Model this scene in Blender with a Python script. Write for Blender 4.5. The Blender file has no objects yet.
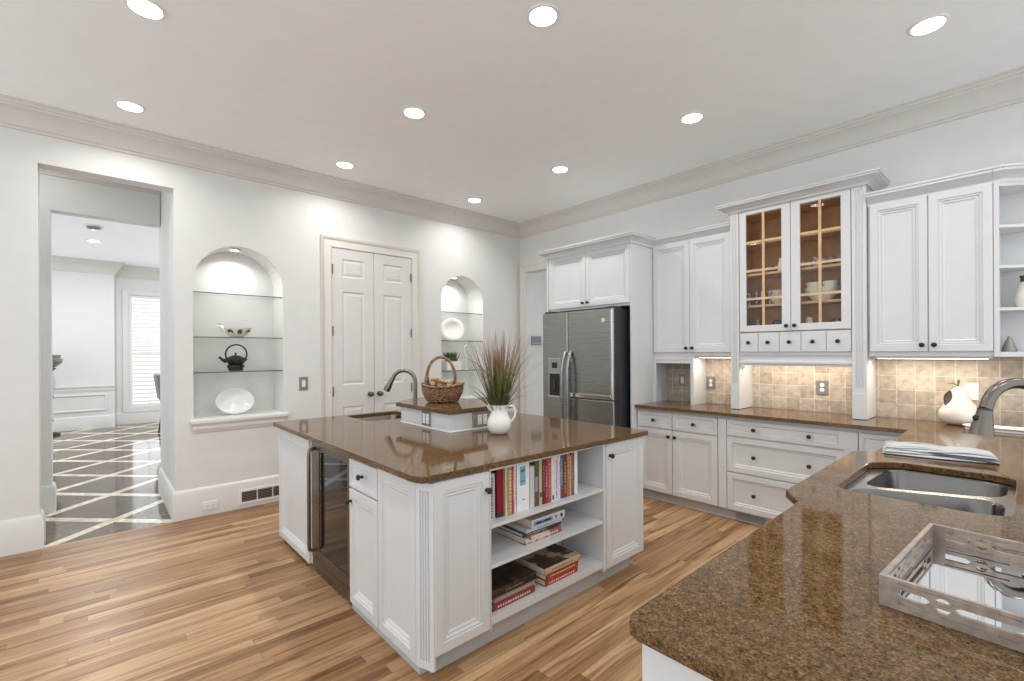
import bpy, bmesh, math, random
from mathutils import Vector, Matrix
from mathutils.geometry import tessellate_polygon

random.seed(7)
PI = math.pi
SC = bpy.context.scene
COL = SC.collection

# ------------------------------------------------------------------ camera
YAW, ROLL, FPX = 0.83806, 0.0057979, 463.7
cam_d = bpy.data.cameras.new('camera')
cam_d.sensor_width = 36.0
cam_d.lens = FPX / 1024 * 36.0
cam_d.shift_y = (352.38 - 340.5) / 1024
cam_d.clip_start = 0.05
cam = bpy.data.objects.new('camera', cam_d)
COL.objects.link(cam)
Fv = Vector((-math.sin(YAW), math.cos(YAW), 0))
Rv = Vector((math.cos(YAW), math.sin(YAW), 0))
Uv = Vector((0, 0, 1))
R2 = Rv * math.cos(ROLL) - Uv * math.sin(ROLL)
U2 = Rv * math.sin(ROLL) + Uv * math.cos(ROLL)
cam.matrix_world = Matrix(((R2.x, U2.x, -Fv.x, 0), (R2.y, U2.y, -Fv.y, 0), (R2.z, U2.z, -Fv.z, 1.42), (0, 0, 0, 1)))
SC.camera = cam

# ------------------------------------------------------------------ world, exposure
world = bpy.data.worlds.new('world')
SC.world = world
world.use_nodes = True
world.node_tree.nodes['Background'].inputs[0].default_value = (0.90, 0.955, 1.0, 1)
world.node_tree.nodes['Background'].inputs[1].default_value = 1.20
SC.view_settings.view_transform = 'Standard'
SC.view_settings.look = 'None'
SC.view_settings.gamma = 1
SC.view_settings.exposure = 0.37
SC.view_settings.use_curve_mapping = False
CAN_W = 5.2          # power of each ceiling can
BAR_W = 1.5           # power of each under-cabinet bar
SC.cycles.max_bounces = 8
SC.cycles.diffuse_bounces = 5
SC.cycles.sample_clamp_indirect = 6.0
SC.cycles.use_denoising = True
SC.cycles.caustics_reflective = False
SC.cycles.caustics_refractive = False

# ------------------------------------------------------------------ materials
def _nt(name):
    m = bpy.data.materials.new(name)
    m.use_nodes = True
    return m, m.node_tree.nodes, m.node_tree.links, m.node_tree.nodes['Principled BSDF']

def mat(name, col, rough=0.5, metal=0.0, bump=0.0, bscale=60.0, spec=0.5, coat=0.0, var=0.0, vscale=8.0):
    m, n, l, b = _nt(name)
    b.inputs['Base Color'].default_value = (*col, 1)
    b.inputs['Roughness'].default_value = rough
    b.inputs['Metallic'].default_value = metal
    b.inputs['Specular IOR Level'].default_value = spec
    b.inputs['Coat Weight'].default_value = coat
    tc = n.new('ShaderNodeTexCoord')
    nz = n.new('ShaderNodeTexNoise')
    nz.inputs['Scale'].default_value = vscale
    nz.inputs['Detail'].default_value = 4
    l.new(tc.outputs['Object'], nz.inputs['Vector'])
    v = max(var, 0.015)
    rp = n.new('ShaderNodeValToRGB')
    rp.color_ramp.elements[0].position = 0.3
    rp.color_ramp.elements[1].position = 0.7
    rp.color_ramp.elements[0].color = (*[max(0, c * (1 - v)) for c in col], 1)
    rp.color_ramp.elements[1].color = (*[min(1, c * (1 + v)) for c in col], 1)
    l.new(nz.outputs['Fac'], rp.inputs['Fac'])
    l.new(rp.outputs['Color'], b.inputs['Base Color'])
    if bump:
        n2 = n.new('ShaderNodeTexNoise')
        n2.inputs['Scale'].default_value = bscale
        l.new(tc.outputs['Object'], n2.inputs['Vector'])
        bp = n.new('ShaderNodeBump')
        bp.inputs['Strength'].default_value = bump
        bp.inputs['Distance'].default_value = 0.004
        l.new(n2.outputs['Fac'], bp.inputs['Height'])
        l.new(bp.outputs['Normal'], b.inputs['Normal'])
    return m

def ramp(n, stops):
    r = n.new('ShaderNodeValToRGB')
    e = r.color_ramp.elements
    while len(e) < len(stops):
        e.new(0.5)
    for i, (p, c) in enumerate(stops):
        e[i].position = p
        e[i].color = (*c, 1)
    return r

def emit(name, col, s):
    m, n, l, b = _nt(name)
    b.inputs['Base Color'].default_value = (*col, 1)
    b.inputs['Emission Color'].default_value = (*col, 1)
    b.inputs['Emission Strength'].default_value = s
    return m

def mat_wood_floor():
    m, n, l, b = _nt('oak_planks')
    PW = 0.070
    tc = n.new('ShaderNodeTexCoord')
    sp = n.new('ShaderNodeSeparateXYZ'); l.new(tc.outputs['Object'], sp.inputs[0])
    dv = n.new('ShaderNodeMath'); dv.operation = 'DIVIDE'; l.new(sp.outputs[0], dv.inputs[0]); dv.inputs[1].default_value = PW
    fl = n.new('ShaderNodeMath'); fl.operation = 'FLOOR'; l.new(dv.outputs[0], fl.inputs[0])
    wn = n.new('ShaderNodeTexWhiteNoise'); wn.noise_dimensions = '1D'; l.new(fl.outputs[0], wn.inputs['W'])
    ml = n.new('ShaderNodeMath'); ml.operation = 'MULTIPLY_ADD'; l.new(wn.outputs['Value'], ml.inputs[0]); ml.inputs[1].default_value = 4.7; l.new(sp.outputs[1], ml.inputs[2])
    mp = n.new('ShaderNodeCombineXYZ'); l.new(ml.outputs[0], mp.inputs[0]); l.new(sp.outputs[0], mp.inputs[1])
    br = n.new('ShaderNodeTexBrick')
    br.offset = 0.0
    br.inputs['Color1'].default_value = (0, 0, 0, 1)
    br.inputs['Color2'].default_value = (1, 1, 1, 1)
    br.inputs['Mortar'].default_value = (0.5, 0.5, 0.5, 1)
    br.inputs['Scale'].default_value = 1
    br.inputs['Mortar Size'].default_value = 0.0009
    br.inputs['Mortar Smooth'].default_value = 0.2
    br.inputs['Bias'].default_value = 0
    br.inputs['Brick Width'].default_value = 1.05
    br.inputs['Row Height'].default_value = PW
    l.new(mp.outputs['Vector'], br.inputs['Vector'])
    # grain: noise stretched along the plank, shifted per plank
    sh = n.new('ShaderNodeVectorMath'); sh.operation = 'MULTIPLY_ADD'
    l.new(br.outputs['Color'], sh.inputs[0])
    sh.inputs[1].default_value = (13, 7, 3)
    l.new(tc.outputs['Object'], sh.inputs[2])
    mg = n.new('ShaderNodeMapping')
    mg.inputs['Scale'].default_value = (24, 1.3, 1)
    l.new(sh.outputs['Vector'], mg.inputs['Vector'])
    ng = n.new('ShaderNodeTexNoise')
    ng.inputs['Scale'].default_value = 1.0
    ng.inputs['Detail'].default_value = 5
    ng.inputs['Distortion'].default_value = 1.2
    l.new(mg.outputs['Vector'], ng.inputs['Vector'])
    mf = n.new('ShaderNodeMapping')
    mf.inputs['Scale'].default_value = (160, 5, 1)
    l.new(sh.outputs['Vector'], mf.inputs['Vector'])
    nf = n.new('ShaderNodeTexNoise')
    nf.inputs['Detail'].default_value = 3
    l.new(mf.outputs['Vector'], nf.inputs['Vector'])
    base = ramp(n, [(0.0, (0.24, 0.122, 0.054)), (0.2, (0.34, 0.195, 0.092)), (0.6, (0.435, 0.265, 0.135)), (1.0, (0.57, 0.375, 0.210))])
    l.new(br.outputs['Color'], base.inputs['Fac'])
    grain = ramp(n, [(0.30, (0.34, 0.25, 0.19)), (0.40, (0.66, 0.57, 0.49)), (0.53, (1, 1, 1)), (0.75, (1.14, 1.14, 1.12))])
    l.new(ng.outputs['Fac'], grain.inputs['Fac'])
    mx = n.new('ShaderNodeMix'); mx.data_type = 'RGBA'; mx.blend_type = 'MULTIPLY'
    mx.inputs[0].default_value = 1.0
    l.new(base.outputs['Color'], mx.inputs[6]); l.new(grain.outputs['Color'], mx.inputs[7])
    fine = ramp(n, [(0.3, (0.86, 0.84, 0.82)), (0.7, (1.05, 1.05, 1.05))])
    l.new(nf.outputs['Fac'], fine.inputs['Fac'])
    m2 = n.new('ShaderNodeMix'); m2.data_type = 'RGBA'; m2.blend_type = 'MULTIPLY'
    m2.inputs[0].default_value = 1.0
    l.new(mx.outputs[2], m2.inputs[6]); l.new(fine.outputs['Color'], m2.inputs[7])
    m3 = n.new('ShaderNodeMix'); m3.data_type = 'RGBA'
    l.new(br.outputs['Fac'], m3.inputs[0])
    l.new(m2.outputs[2], m3.inputs[6]); m3.inputs[7].default_value = (0.16, 0.09, 0.04, 1)
    l.new(m3.outputs[2], b.inputs['Base Color'])
    b.inputs['Roughness'].default_value = 0.36
    b.inputs['Specular IOR Level'].default_value = 0.36
    bp = n.new('ShaderNodeBump'); bp.inputs['Strength'].default_value = 0.15; bp.inputs['Distance'].default_value = 0.002
    l.new(br.outputs['Fac'], bp.inputs['Height']); bp.invert = True
    l.new(bp.outputs['Normal'], b.inputs['Normal'])
    return m

def mat_quartz():
    m, n, l, b = _nt('brown_quartz')
    tc = n.new('ShaderNodeTexCoord')
    vo = n.new('ShaderNodeTexVoronoi')
    vo.inputs['Scale'].default_value = 330
    l.new(tc.outputs['Object'], vo.inputs['Vector'])
    nz = n.new('ShaderNodeTexNoise')
    nz.inputs['Scale'].default_value = 90; nz.inputs['Detail'].default_value = 3
    l.new(tc.outputs['Object'], nz.inputs['Vector'])
    nb = n.new('ShaderNodeTexNoise')
    nb.inputs['Scale'].default_value = 9; nb.inputs['Detail'].default_value = 4
    l.new(tc.outputs['Object'], nb.inputs['Vector'])
    sp = n.new('ShaderNodeSeparateColor')
    l.new(vo.outputs['Color'], sp.inputs[0])
    a = n.new('ShaderNodeMath'); a.operation = 'MULTIPLY_ADD'
    l.new(nz.outputs['Fac'], a.inputs[0]); a.inputs[1].default_value = 1.3; a.inputs[2].default_value = -0.36
    s = n.new('ShaderNodeMix'); s.inputs[0].default_value = 0.55
    l.new(sp.outputs[0], s.inputs[2]); l.new(a.outputs[0], s.inputs[3])
    s2 = n.new('ShaderNodeMath'); s2.operation = 'MULTIPLY_ADD'
    l.new(nb.outputs['Fac'], s2.inputs[0]); s2.inputs[1].default_value = 0.16; l.new(s.outputs[0], s2.inputs[2])
    r = ramp(n, [(0.14, (0.026, 0.013, 0.006)), (0.36, (0.092, 0.051, 0.022)), (0.60, (0.162, 0.096, 0.043)), (0.90, (0.33, 0.215, 0.110))])
    l.new(s2.outputs[0], r.inputs['Fac'])
    l.new(r.outputs['Color'], b.inputs['Base Color'])
    b.inputs['Roughness'].default_value = 0.07
    b.inputs['Specular IOR Level'].default_value = 0.25
    return m

def mat_travertine():
    m, n, l, b = _nt('travertine_tile')
    tc = n.new('ShaderNodeTexCoord')
    sx = n.new('ShaderNodeSeparateXYZ'); l.new(tc.outputs['Object'], sx.inputs[0])
    cx = n.new('ShaderNodeCombineXYZ'); l.new(sx.outputs[0], cx.inputs[0]); l.new(sx.outputs[2], cx.inputs[1])
    br = n.new('ShaderNodeTexBrick'); br.offset = 0.0
    br.inputs['Color1'].default_value = (0.43, 0.355, 0.285, 1)
    br.inputs['Color2'].default_value = (0.58, 0.50, 0.42, 1)
    br.inputs['Mortar'].default_value = (0.68, 0.62, 0.55, 1)
    br.inputs['Scale'].default_value = 1
    br.inputs['Mortar Size'].default_value = 0.0035
    br.inputs['Mortar Smooth'].default_value = 0.4
    br.inputs['Brick Width'].default_value = 0.108
    br.inputs['Row Height'].default_value = 0.108
    l.new(cx.outputs[0], br.inputs['Vector'])
    nz = n.new('ShaderNodeTexNoise'); nz.inputs['Scale'].default_value = 26; nz.inputs['Detail'].default_value = 6
    l.new(tc.outputs['Object'], nz.inputs['Vector'])
    r = ramp(n, [(0.3, (0.68, 0.64, 0.60)), (0.55, (1, 1, 1)), (0.75, (1.12, 1.1, 1.07))])
    l.new(nz.outputs['Fac'], r.inputs['Fac'])
    mx = n.new('ShaderNodeMix'); mx.data_type = 'RGBA'; mx.blend_type = 'MULTIPLY'; mx.inputs[0].default_value = 0.8
    l.new(br.outputs['Color'], mx.inputs[6]); l.new(r.outputs['Color'], mx.inputs[7])
    l.new(mx.outputs[2], b.inputs['Base Color'])
    b.inputs['Roughness'].default_value = 0.5
    bp = n.new('ShaderNodeBump'); bp.invert = True
    bp.inputs['Strength'].default_value = 0.6; bp.inputs['Distance'].default_value = 0.004
    l.new(br.outputs['Fac'], bp.inputs['Height']); l.new(bp.outputs['Normal'], b.inputs['Normal'])
    return m

def mat_marble_floor():
    m, n, l, b = _nt('marble_tiles')
    tc = n.new('ShaderNodeTexCoord')
    mp = n.new('ShaderNodeMapping')
    mp.inputs['Rotation'].default_value = (0, 0, PI / 4)
    mp.inputs['Location'].default_value = (0.29, 0.13, 0)
    l.new(tc.outputs['Object'], mp.inputs['Vector'])
    br = n.new('ShaderNodeTexBrick'); br.offset = 0.0
    br.inputs['Color1'].default_value = (0.080, 0.052, 0.032, 1)
    br.inputs['Color2'].default_value = (0.150, 0.105, 0.068, 1)
    br.inputs['Mortar'].default_value = (0.80, 0.73, 0.61, 1)
    br.inputs['Scale'].default_value = 1
    br.inputs['Mortar Size'].default_value = 0.042
    br.inputs['Mortar Smooth'].default_value = 0.0
    br.inputs['Brick Width'].default_value = 0.70
    br.inputs['Row Height'].default_value = 0.70
    l.new(mp.outputs['Vector'], br.inputs['Vector'])
    nz = n.new('ShaderNodeTexNoise'); nz.inputs['Scale'].default_value = 3.5; nz.inputs['Detail'].default_value = 8; nz.inputs['Distortion'].default_value = 1.5
    l.new(tc.outputs['Object'], nz.inputs['Vector'])
    r = ramp(n, [(0.35, (0.72, 0.70, 0.68)), (0.52, (1, 1, 1)), (0.56, (1.5, 1.45, 1.4)), (0.6, (1.0, 1, 1))])
    l.new(nz.outputs['Fac'], r.inputs['Fac'])
    mx = n.new('ShaderNodeMix'); mx.data_type = 'RGBA'; mx.blend_type = 'MULTIPLY'; mx.inputs[0].default_value = 0.8
    l.new(br.outputs['Color'], mx.inputs[6]); l.new(r.outputs['Color'], mx.inputs[7])
    l.new(mx.outputs[2], b.inputs['Base Color'])
    b.inputs['Roughness'].default_value = 0.09
    b.inputs['Specular IOR Level'].default_value = 0.35
    return m

def mat_glass(name, tint=(1, 1, 1), refl=0.12, edge=0.6):
    m = bpy.data.materials.new(name); m.use_nodes = True
    n = m.node_tree.nodes; l = m.node_tree.links; n.clear()
    o = n.new('ShaderNodeOutputMaterial'); t = n.new('ShaderNodeBsdfTransparent'); g = n.new('ShaderNodeBsdfGlossy')
    t.inputs[0].default_value = (*tint, 1); g.inputs['Roughness'].default_value = 0.02
    lw = n.new('ShaderNodeLayerWeight'); lw.inputs[0].default_value = 0.35
    ma = n.new('ShaderNodeMath'); ma.operation = 'MULTIPLY_ADD'
    l.new(lw.outputs['Facing'], ma.inputs[0]); ma.inputs[1].default_value = edge; ma.inputs[2].default_value = refl * 0.5
    ma.use_clamp = True
    mx = n.new('ShaderNodeMixShader'); l.new(ma.outputs[0], mx.inputs[0]); l.new(t.outputs[0], mx.inputs[1]); l.new(g.outputs[0], mx.inputs[2])
    l.new(mx.outputs[0], o.inputs[0])
    return m

def mat_brushed(name, col, rough):
    m, n, l, b = _nt(name)
    b.inputs['Base Color'].default_value = (*col, 1)
    b.inputs['Metallic'].default_value = 1
    tc = n.new('ShaderNodeTexCoord'); mp = n.new('ShaderNodeMapping')
    mp.inputs['Scale'].default_value = (3, 3, 260)
    l.new(tc.outputs['Object'], mp.inputs['Vector'])
    nz = n.new('ShaderNodeTexNoise'); nz.inputs['Scale'].default_value = 1; nz.inputs['Detail'].default_value = 2
    l.new(mp.outputs['Vector'], nz.inputs['Vector'])
    mr = n.new('ShaderNodeMapRange'); mr.inputs[3].default_value = rough * 0.8; mr.inputs[4].default_value = rough * 1.3
    l.new(nz.outputs['Fac'], mr.inputs[0]); l.new(mr.outputs[0], b.inputs['Roughness'])
    return m

def mat_towel():
    m, n, l, b = _nt('striped_towel')
    tc = n.new('ShaderNodeTexCoord'); mp = n.new('ShaderNodeMapping')
    mp.inputs['Rotation'].default_value = (0, 0, math.radians(-10))
    l.new(tc.outputs['Object'], mp.inputs['Vector'])
    sx = n.new('ShaderNodeSeparateXYZ'); l.new(mp.outputs['Vector'], sx.inputs[0])
    mr = n.new('ShaderNodeMapRange'); mr.inputs[1].default_value = -0.13; mr.inputs[2].default_value = 0.13
    l.new(sx.outputs[1], mr.inputs[0])
    r = ramp(n, [(0.0, (0.52, 0.525, 0.53))] + [(p, c) for q in (0.10, 0.17, 0.24, 0.76, 0.83) for p, c in ((q, (0.52, 0.525, 0.53)), (q + 0.005, (0.10, 0.12, 0.16)), (q + 0.025, (0.10, 0.12, 0.16)), (q + 0.03, (0.52, 0.525, 0.53)))])
    l.new(mr.outputs[0], r.inputs['Fac']); l.new(r.outputs['Color'], b.inputs['Base Color'])
    b.inputs['Roughness'].default_value = 0.9
    return m

def mat_wicker():
    m, n, l, b = _nt('wicker')
    tc = n.new('ShaderNodeTexCoord')
    nz = n.new('ShaderNodeTexNoise'); nz.inputs['Scale'].default_value = 70; nz.inputs['Detail'].default_value = 3
    l.new(tc.outputs['Object'], nz.inputs['Vector'])
    r = ramp(n, [(0.32, (0.07, 0.032, 0.016)), (0.5, (0.24, 0.125, 0.065)), (0.7, (0.42, 0.26, 0.15))])
    l.new(nz.outputs['Fac'], r.inputs['Fac']); l.new(r.outputs['Color'], b.inputs['Base Color'])
    b.inputs['Roughness'].default_value = 0.7
    return m

def mat_blade():
    m, n, l, b = _nt('grass_blade')
    tc = n.new('ShaderNodeTexCoord')
    nz = n.new('ShaderNodeTexNoise'); nz.inputs['Scale'].default_value = 34
    l.new(tc.outputs['Object'], nz.inputs['Vector'])
    sx = n.new('ShaderNodeSeparateXYZ'); l.new(tc.outputs['Object'], sx.inputs[0])
    mr = n.new('ShaderNodeMapRange'); mr.inputs[1].default_value = 0.25; mr.inputs[2].default_value = 0.62
    l.new(sx.outputs[2], mr.inputs[0])
    a = n.new('ShaderNodeMath'); a.operation = 'MULTIPLY_ADD'; l.new(nz.outputs['Fac'], a.inputs[0]); a.inputs[1].default_value = 0.9; l.new(mr.outputs[0], a.inputs[2])
    a2 = n.new('ShaderNodeMath'); a2.operation = 'SUBTRACT'; l.new(a.outputs[0], a2.inputs[0]); a2.inputs[1].default_value = 0.3
    r = ramp(n, [(0.10, (0.055, 0.062, 0.016)), (0.42, (0.155, 0.150, 0.042)), (0.68, (0.23, 0.160, 0.075)), (0.98, (0.30, 0.18, 0.13))])
    l.new(a2.outputs[0], r.inputs['Fac']); l.new(r.outputs['Color'], b.inputs['Base Color'])
    b.inputs['Roughness'].default_value = 0.55
    return m

def mat_cover(name, c1, c2, scale=30):
    m, n, l, b = _nt(name)
    tc = n.new('ShaderNodeTexCoord')
    nz = n.new('ShaderNodeTexNoise'); nz.inputs['Scale'].default_value = scale; nz.inputs['Detail'].default_value = 3
    l.new(tc.outputs['Object'], nz.inputs['Vector'])
    r = ramp(n, [(0.46, c1), (0.56, c2)])
    l.new(nz.outputs['Fac'], r.inputs['Fac']); l.new(r.outputs['Color'], b.inputs['Base Color'])
    b.inputs['Roughness'].default_value = 0.3
    return m

M = {}
M['wall'] = mat('wall_paint', (0.715, 0.712, 0.70), 0.75, bump=0.03, bscale=220)
M['ceil'] = mat('ceiling_paint', (0.93, 0.945, 0.945), 0.85)
M['trim'] = mat('trim_paint', (0.68, 0.66, 0.615), 0.4)
M['crown'] = mat('crown_paint', (0.64, 0.61, 0.575), 0.5)
M['base'] = mat('baseboard_paint', (0.715, 0.71, 0.695), 0.4)
M['door'] = mat('door_paint', (0.69, 0.68, 0.665), 0.4)
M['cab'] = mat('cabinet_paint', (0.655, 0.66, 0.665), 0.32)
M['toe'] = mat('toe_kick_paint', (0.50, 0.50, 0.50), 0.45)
M['floor'] = mat_wood_floor()
M['quartz'] = mat_quartz()
M['tile'] = mat_travertine()
M['marble'] = mat_marble_floor()
M['glass'] = mat_glass('clear_glass')
M['shelf_glass'] = mat_glass('shelf_glass', (0.975, 0.99, 0.98), 0.04, 0.35)
M['glass_edge'] = mat('glass_edge', (0.05, 0.075, 0.07), 0.15)
M['cab_glass'] = mat_glass('cabinet_glass', (0.98, 0.97, 0.95), 0.03, 0.07)
M['dark_glass'] = mat('dark_glass', (0.012, 0.009, 0.006), 0.03, spec=0.6)
M['maple'] = mat('maple_wood', (0.60, 0.42, 0.24), 0.45, var=0.15, vscale=14)
M['maple_dark'] = mat('stained_interior_wood', (0.47, 0.235, 0.085), 0.5, var=0.2, vscale=10)
M['steel'] = mat_brushed('stainless_steel', (0.34, 0.335, 0.325), 0.27)
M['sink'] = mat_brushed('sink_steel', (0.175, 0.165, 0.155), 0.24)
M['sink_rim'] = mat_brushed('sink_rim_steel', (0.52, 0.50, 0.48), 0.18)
M['cooler'] = mat_brushed('dark_bronzed_steel', (0.20, 0.170, 0.145), 0.28)
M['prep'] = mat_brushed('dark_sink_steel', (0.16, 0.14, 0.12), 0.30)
M['chrome'] = mat('polished_chrome', (0.75, 0.75, 0.75), 0.12, 1)
M['nickel'] = mat('brushed_nickel', (0.185, 0.165, 0.147), 0.30, 1)
M['nickel_light'] = mat('satin_silver', (0.42, 0.415, 0.41), 0.3, 0.8)
M['gunmetal'] = mat('dark_nickel', (0.20, 0.185, 0.17), 0.32, 1)
M['bronze'] = mat('oiled_bronze', (0.028, 0.024, 0.022), 0.35, 0.5)
M['black'] = mat('black_plastic', (0.012, 0.012, 0.013), 0.35)
M['charcoal'] = mat('charcoal_metal', (0.045, 0.046, 0.050), 0.4, 0.3)
M['white'] = mat('white_plastic', (0.82, 0.81, 0.79), 0.35)
M['pewter'] = mat('pewter_plate', (0.30, 0.285, 0.26), 0.4, 0.7)
M['ceramic'] = mat('white_ceramic', (0.82, 0.80, 0.77), 0.12)
M['crackle'] = mat('cream_ceramic', (0.74, 0.70, 0.62), 0.22, var=0.06, vscale=12)
M['iron'] = mat('cast_iron', (0.022, 0.026, 0.027), 0.45, 0.4, bump=0.5, bscale=160)
M['wicker'] = mat_wicker()
M['blade'] = mat_blade()
M['succulent'] = mat('succulent_green', (0.055, 0.13, 0.035), 0.5, var=0.4, vscale=50)
M['leaf'] = mat('metal_leaf', (0.13, 0.105, 0.085), 0.4, 0.6)
M['towel'] = mat_towel()
M['towel_stripe'] = mat('towel_stripe', (0.10, 0.12, 0.17), 0.9)
M['tray'] = mat('silvered_wood', (0.40, 0.325, 0.275), 0.40, 0.35, var=0.25, vscale=40)
M['mirror'] = mat('mirror', (0.82, 0.85, 0.87), 0.015, 1)
M['paper'] = mat('book_pages', (0.72, 0.66, 0.54), 0.8)
M['soil'] = mat('dark_soil', (0.03, 0.02, 0.012), 0.9)
M['lens'] = emit('lamp_lens', (1.0, 0.95, 0.86), 14.0)
M['bar_lens'] = emit('bar_lens', (1.0, 0.86, 0.66), 6.0)
M['grey_cloth'] = mat('grey_upholstery', (0.24, 0.24, 0.25), 0.9)
M['dark_wood'] = mat('dark_wood', (0.035, 0.022, 0.016), 0.4)
M['lilac'] = mat('screen_grey', (0.17, 0.20, 0.25), 0.25)

# ------------------------------------------------------------------ mesh builder
ORG = {}

class MB:
    def __init__(self):
        self.v, self.f, self.M = [], [], None
    def add(self, vs, fs):
        o = len(self.v)
        self.v += [self.M @ Vector(p) if self.M else Vector(p) for p in vs]
        self.f += [tuple(i + o for i in f) for f in fs]
        return self
    def box(self, x0, x1, y0, y1, z0, z1):
        return self.add([(x0, y0, z0), (x1, y0, z0), (x1, y1, z0), (x0, y1, z0), (x0, y0, z1), (x1, y0, z1), (x1, y1, z1), (x0, y1, z1)],
                        [(3, 2, 1, 0), (4, 5, 6, 7), (0, 1, 5, 4), (1, 2, 6, 5), (2, 3, 7, 6), (3, 0, 4, 7)])
    def slab(self, poly, z0, z1, holes=()):
        """horizontal slab of a polygon (list of xy), with holes"""
        loops = [list(poly)] + [list(h) for h in holes]
        flat = [p for lp in loops for p in lp]
        tris = tessellate_polygon([[Vector((p[0], p[1], 0)) for p in lp] for lp in loops])
        n = len(flat)
        vs = [(p[0], p[1], z1) for p in flat] + [(p[0], p[1], z0) for p in flat]
        fs = []
        for t in tris:
            a, b, c = (flat[i] for i in t)
            if (b[0] - a[0]) * (c[1] - a[1]) - (b[1] - a[1]) * (c[0] - a[0]) < 0:
                t = (t[0], t[2], t[1])
            fs.append(tuple(t)); fs.append((t[2] + n, t[1] + n, t[0] + n))
        o = 0
        for k, lp in enumerate(loops):
            m = len(lp)
            area = sum(lp[i][0] * lp[(i + 1) % m][1] - lp[(i + 1) % m][0] * lp[i][1] for i in range(m))
            ccw = (area > 0) == (k == 0)
            for i in range(m):
                j = (i + 1) % m
                q = (o + i + n, o + j + n, o + j, o + i)
                fs.append(q if ccw else q[::-1])
            o += m
        return self.add(vs, fs)
    def prism(self, poly, fn, d0, d1, holes=()):
        """polygon in a plane: fn(u, v, d) -> 3D, between depths d0 and d1"""
        t = MB().slab(poly, d0, d1, holes)
        return self.add([fn(p.x, p.y, p.z) for p in t.v], t.f)
    def lathe(self, prof, c=(0, 0, 0), seg=24, sx=1, sy=1, ax=None):
        """prof: list of (r, z)"""
        vs, fs = [], []
        Mx = Matrix.Translation(Vector(c))
        if ax is not None:
            Mx = Mx @ Vector((0, 0, 1)).rotation_difference(Vector(ax)).to_matrix().to_4x4()
        n = len(prof)
        for i in range(seg):
            a = 2 * PI * i / seg
            for r, z in prof:
                vs.append(Mx @ Vector((r * sx * math.cos(a), r * sy * math.sin(a), z)))
        for i in range(seg):
            j = (i + 1) % seg
            for k in range(n - 1):
                fs.append((i * n + k, j * n + k, j * n + k + 1, i * n + k + 1))
        if prof[0][0] > 1e-6: fs.append(tuple(i * n for i in range(seg))[::-1])
        if prof[-1][0] > 1e-6: fs.append(tuple(i * n + n - 1 for i in range(seg)))
        return self.add(vs, fs)
    def tube(self, pts, r, seg=10, cap=True, flat=None):
        pts = [Vector(p) for p in pts]
        n = len(pts)
        rs = r if isinstance(r, (list, tuple)) else [r] * n
        vs, fs = [], []
        t0 = (pts[1] - pts[0]).normalized()
        up = Vector((0, 0, 1)) if abs(t0.z) < 0.9 else Vector((1, 0, 0))
        nrm = t0.cross(up).normalized()
        for i in range(n):
            t = (pts[min(i + 1, n - 1)] - pts[max(i - 1, 0)]).normalized()
            nrm = (nrm - t * nrm.dot(t)).normalized()
            b = t.cross(nrm)
            for k in range(seg):
                a = 2 * PI * k / seg
                vs.append(pts[i] + (nrm * math.cos(a) + b * math.sin(a) * (flat or 1)) * rs[i])
        for i in range(n - 1):
            for k in range(seg):
                k2 = (k + 1) % seg
                fs.append((i * seg + k, i * seg + k2, (i + 1) * seg + k2, (i + 1) * seg + k))
        if cap:
            fs.append(tuple(range(seg))[::-1]); fs.append(tuple((n - 1) * seg + k for k in range(seg)))
        return self.add(vs, fs)
    def sweep(self, path, prof, fn, closed=False, side=1, cap=True):
        """mitred sweep: path of 2D points, prof of (offset, depth); fn(u, v, depth) -> 3D"""
        P2 = [Vector(p) for p in path]
        n = len(P2)
        offs = []
        for i in range(n):
            d1 = (P2[i] - P2[i - 1]).normalized() if (i > 0 or closed) else None
            d2 = (P2[(i + 1) % n] - P2[i]).normalized() if (i < n - 1 or closed) else None
            d1 = d1 or d2; d2 = d2 or d1
            n1 = Vector((d1.y, -d1.x)) * side; n2 = Vector((d2.y, -d2.x)) * side
            m = (n1 + n2)
            m = m / max(0.05, (1 + n1.dot(n2)))
            offs.append(m)
        k = len(prof)
        vs = []
        for i in range(n):
            for o, d in prof:
                q = P2[i] + offs[i] * o
                vs.append(fn(q.x, q.y, d))
        fs = []
        for i in range(n if closed else n - 1):
            j = (i + 1) % n
            for a in range(k):
                b2 = (a + 1) % k
                fs.append((i * k + a, j * k + a, j * k + b2, i * k + b2))
        if cap and not closed:
            fs.append(tuple(range(k))); fs.append(tuple((n - 1) * k + a for a in range(k))[::-1])
        return self.add(vs, fs)
    def panel(self, O, U, V, N, w, h, prof, back=True):
        """nested rectangles: prof of (inset, height); O is the lower left corner"""
        O, U, V, N = Vector(O), Vector(U), Vector(V), Vector(N)
        vs, fs = [], []
        for ins, d in prof:
            for a, b in ((ins, ins), (w - ins, ins), (w - ins, h - ins), (ins, h - ins)):
                vs.append(O + U * a + V * b + N * d)
        for i in range(len(prof) - 1):
            for c in range(4):
                e = (c + 1) % 4
                fs.append((i * 4 + c, i * 4 + e, i * 4 + 4 + e, i * 4 + 4 + c))
        q = (len(prof) - 1) * 4
        fs.append((q, q + 1, q + 2, q + 3))
        if back: fs.append((3, 2, 1, 0))
        return self.add(vs, fs)
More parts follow.
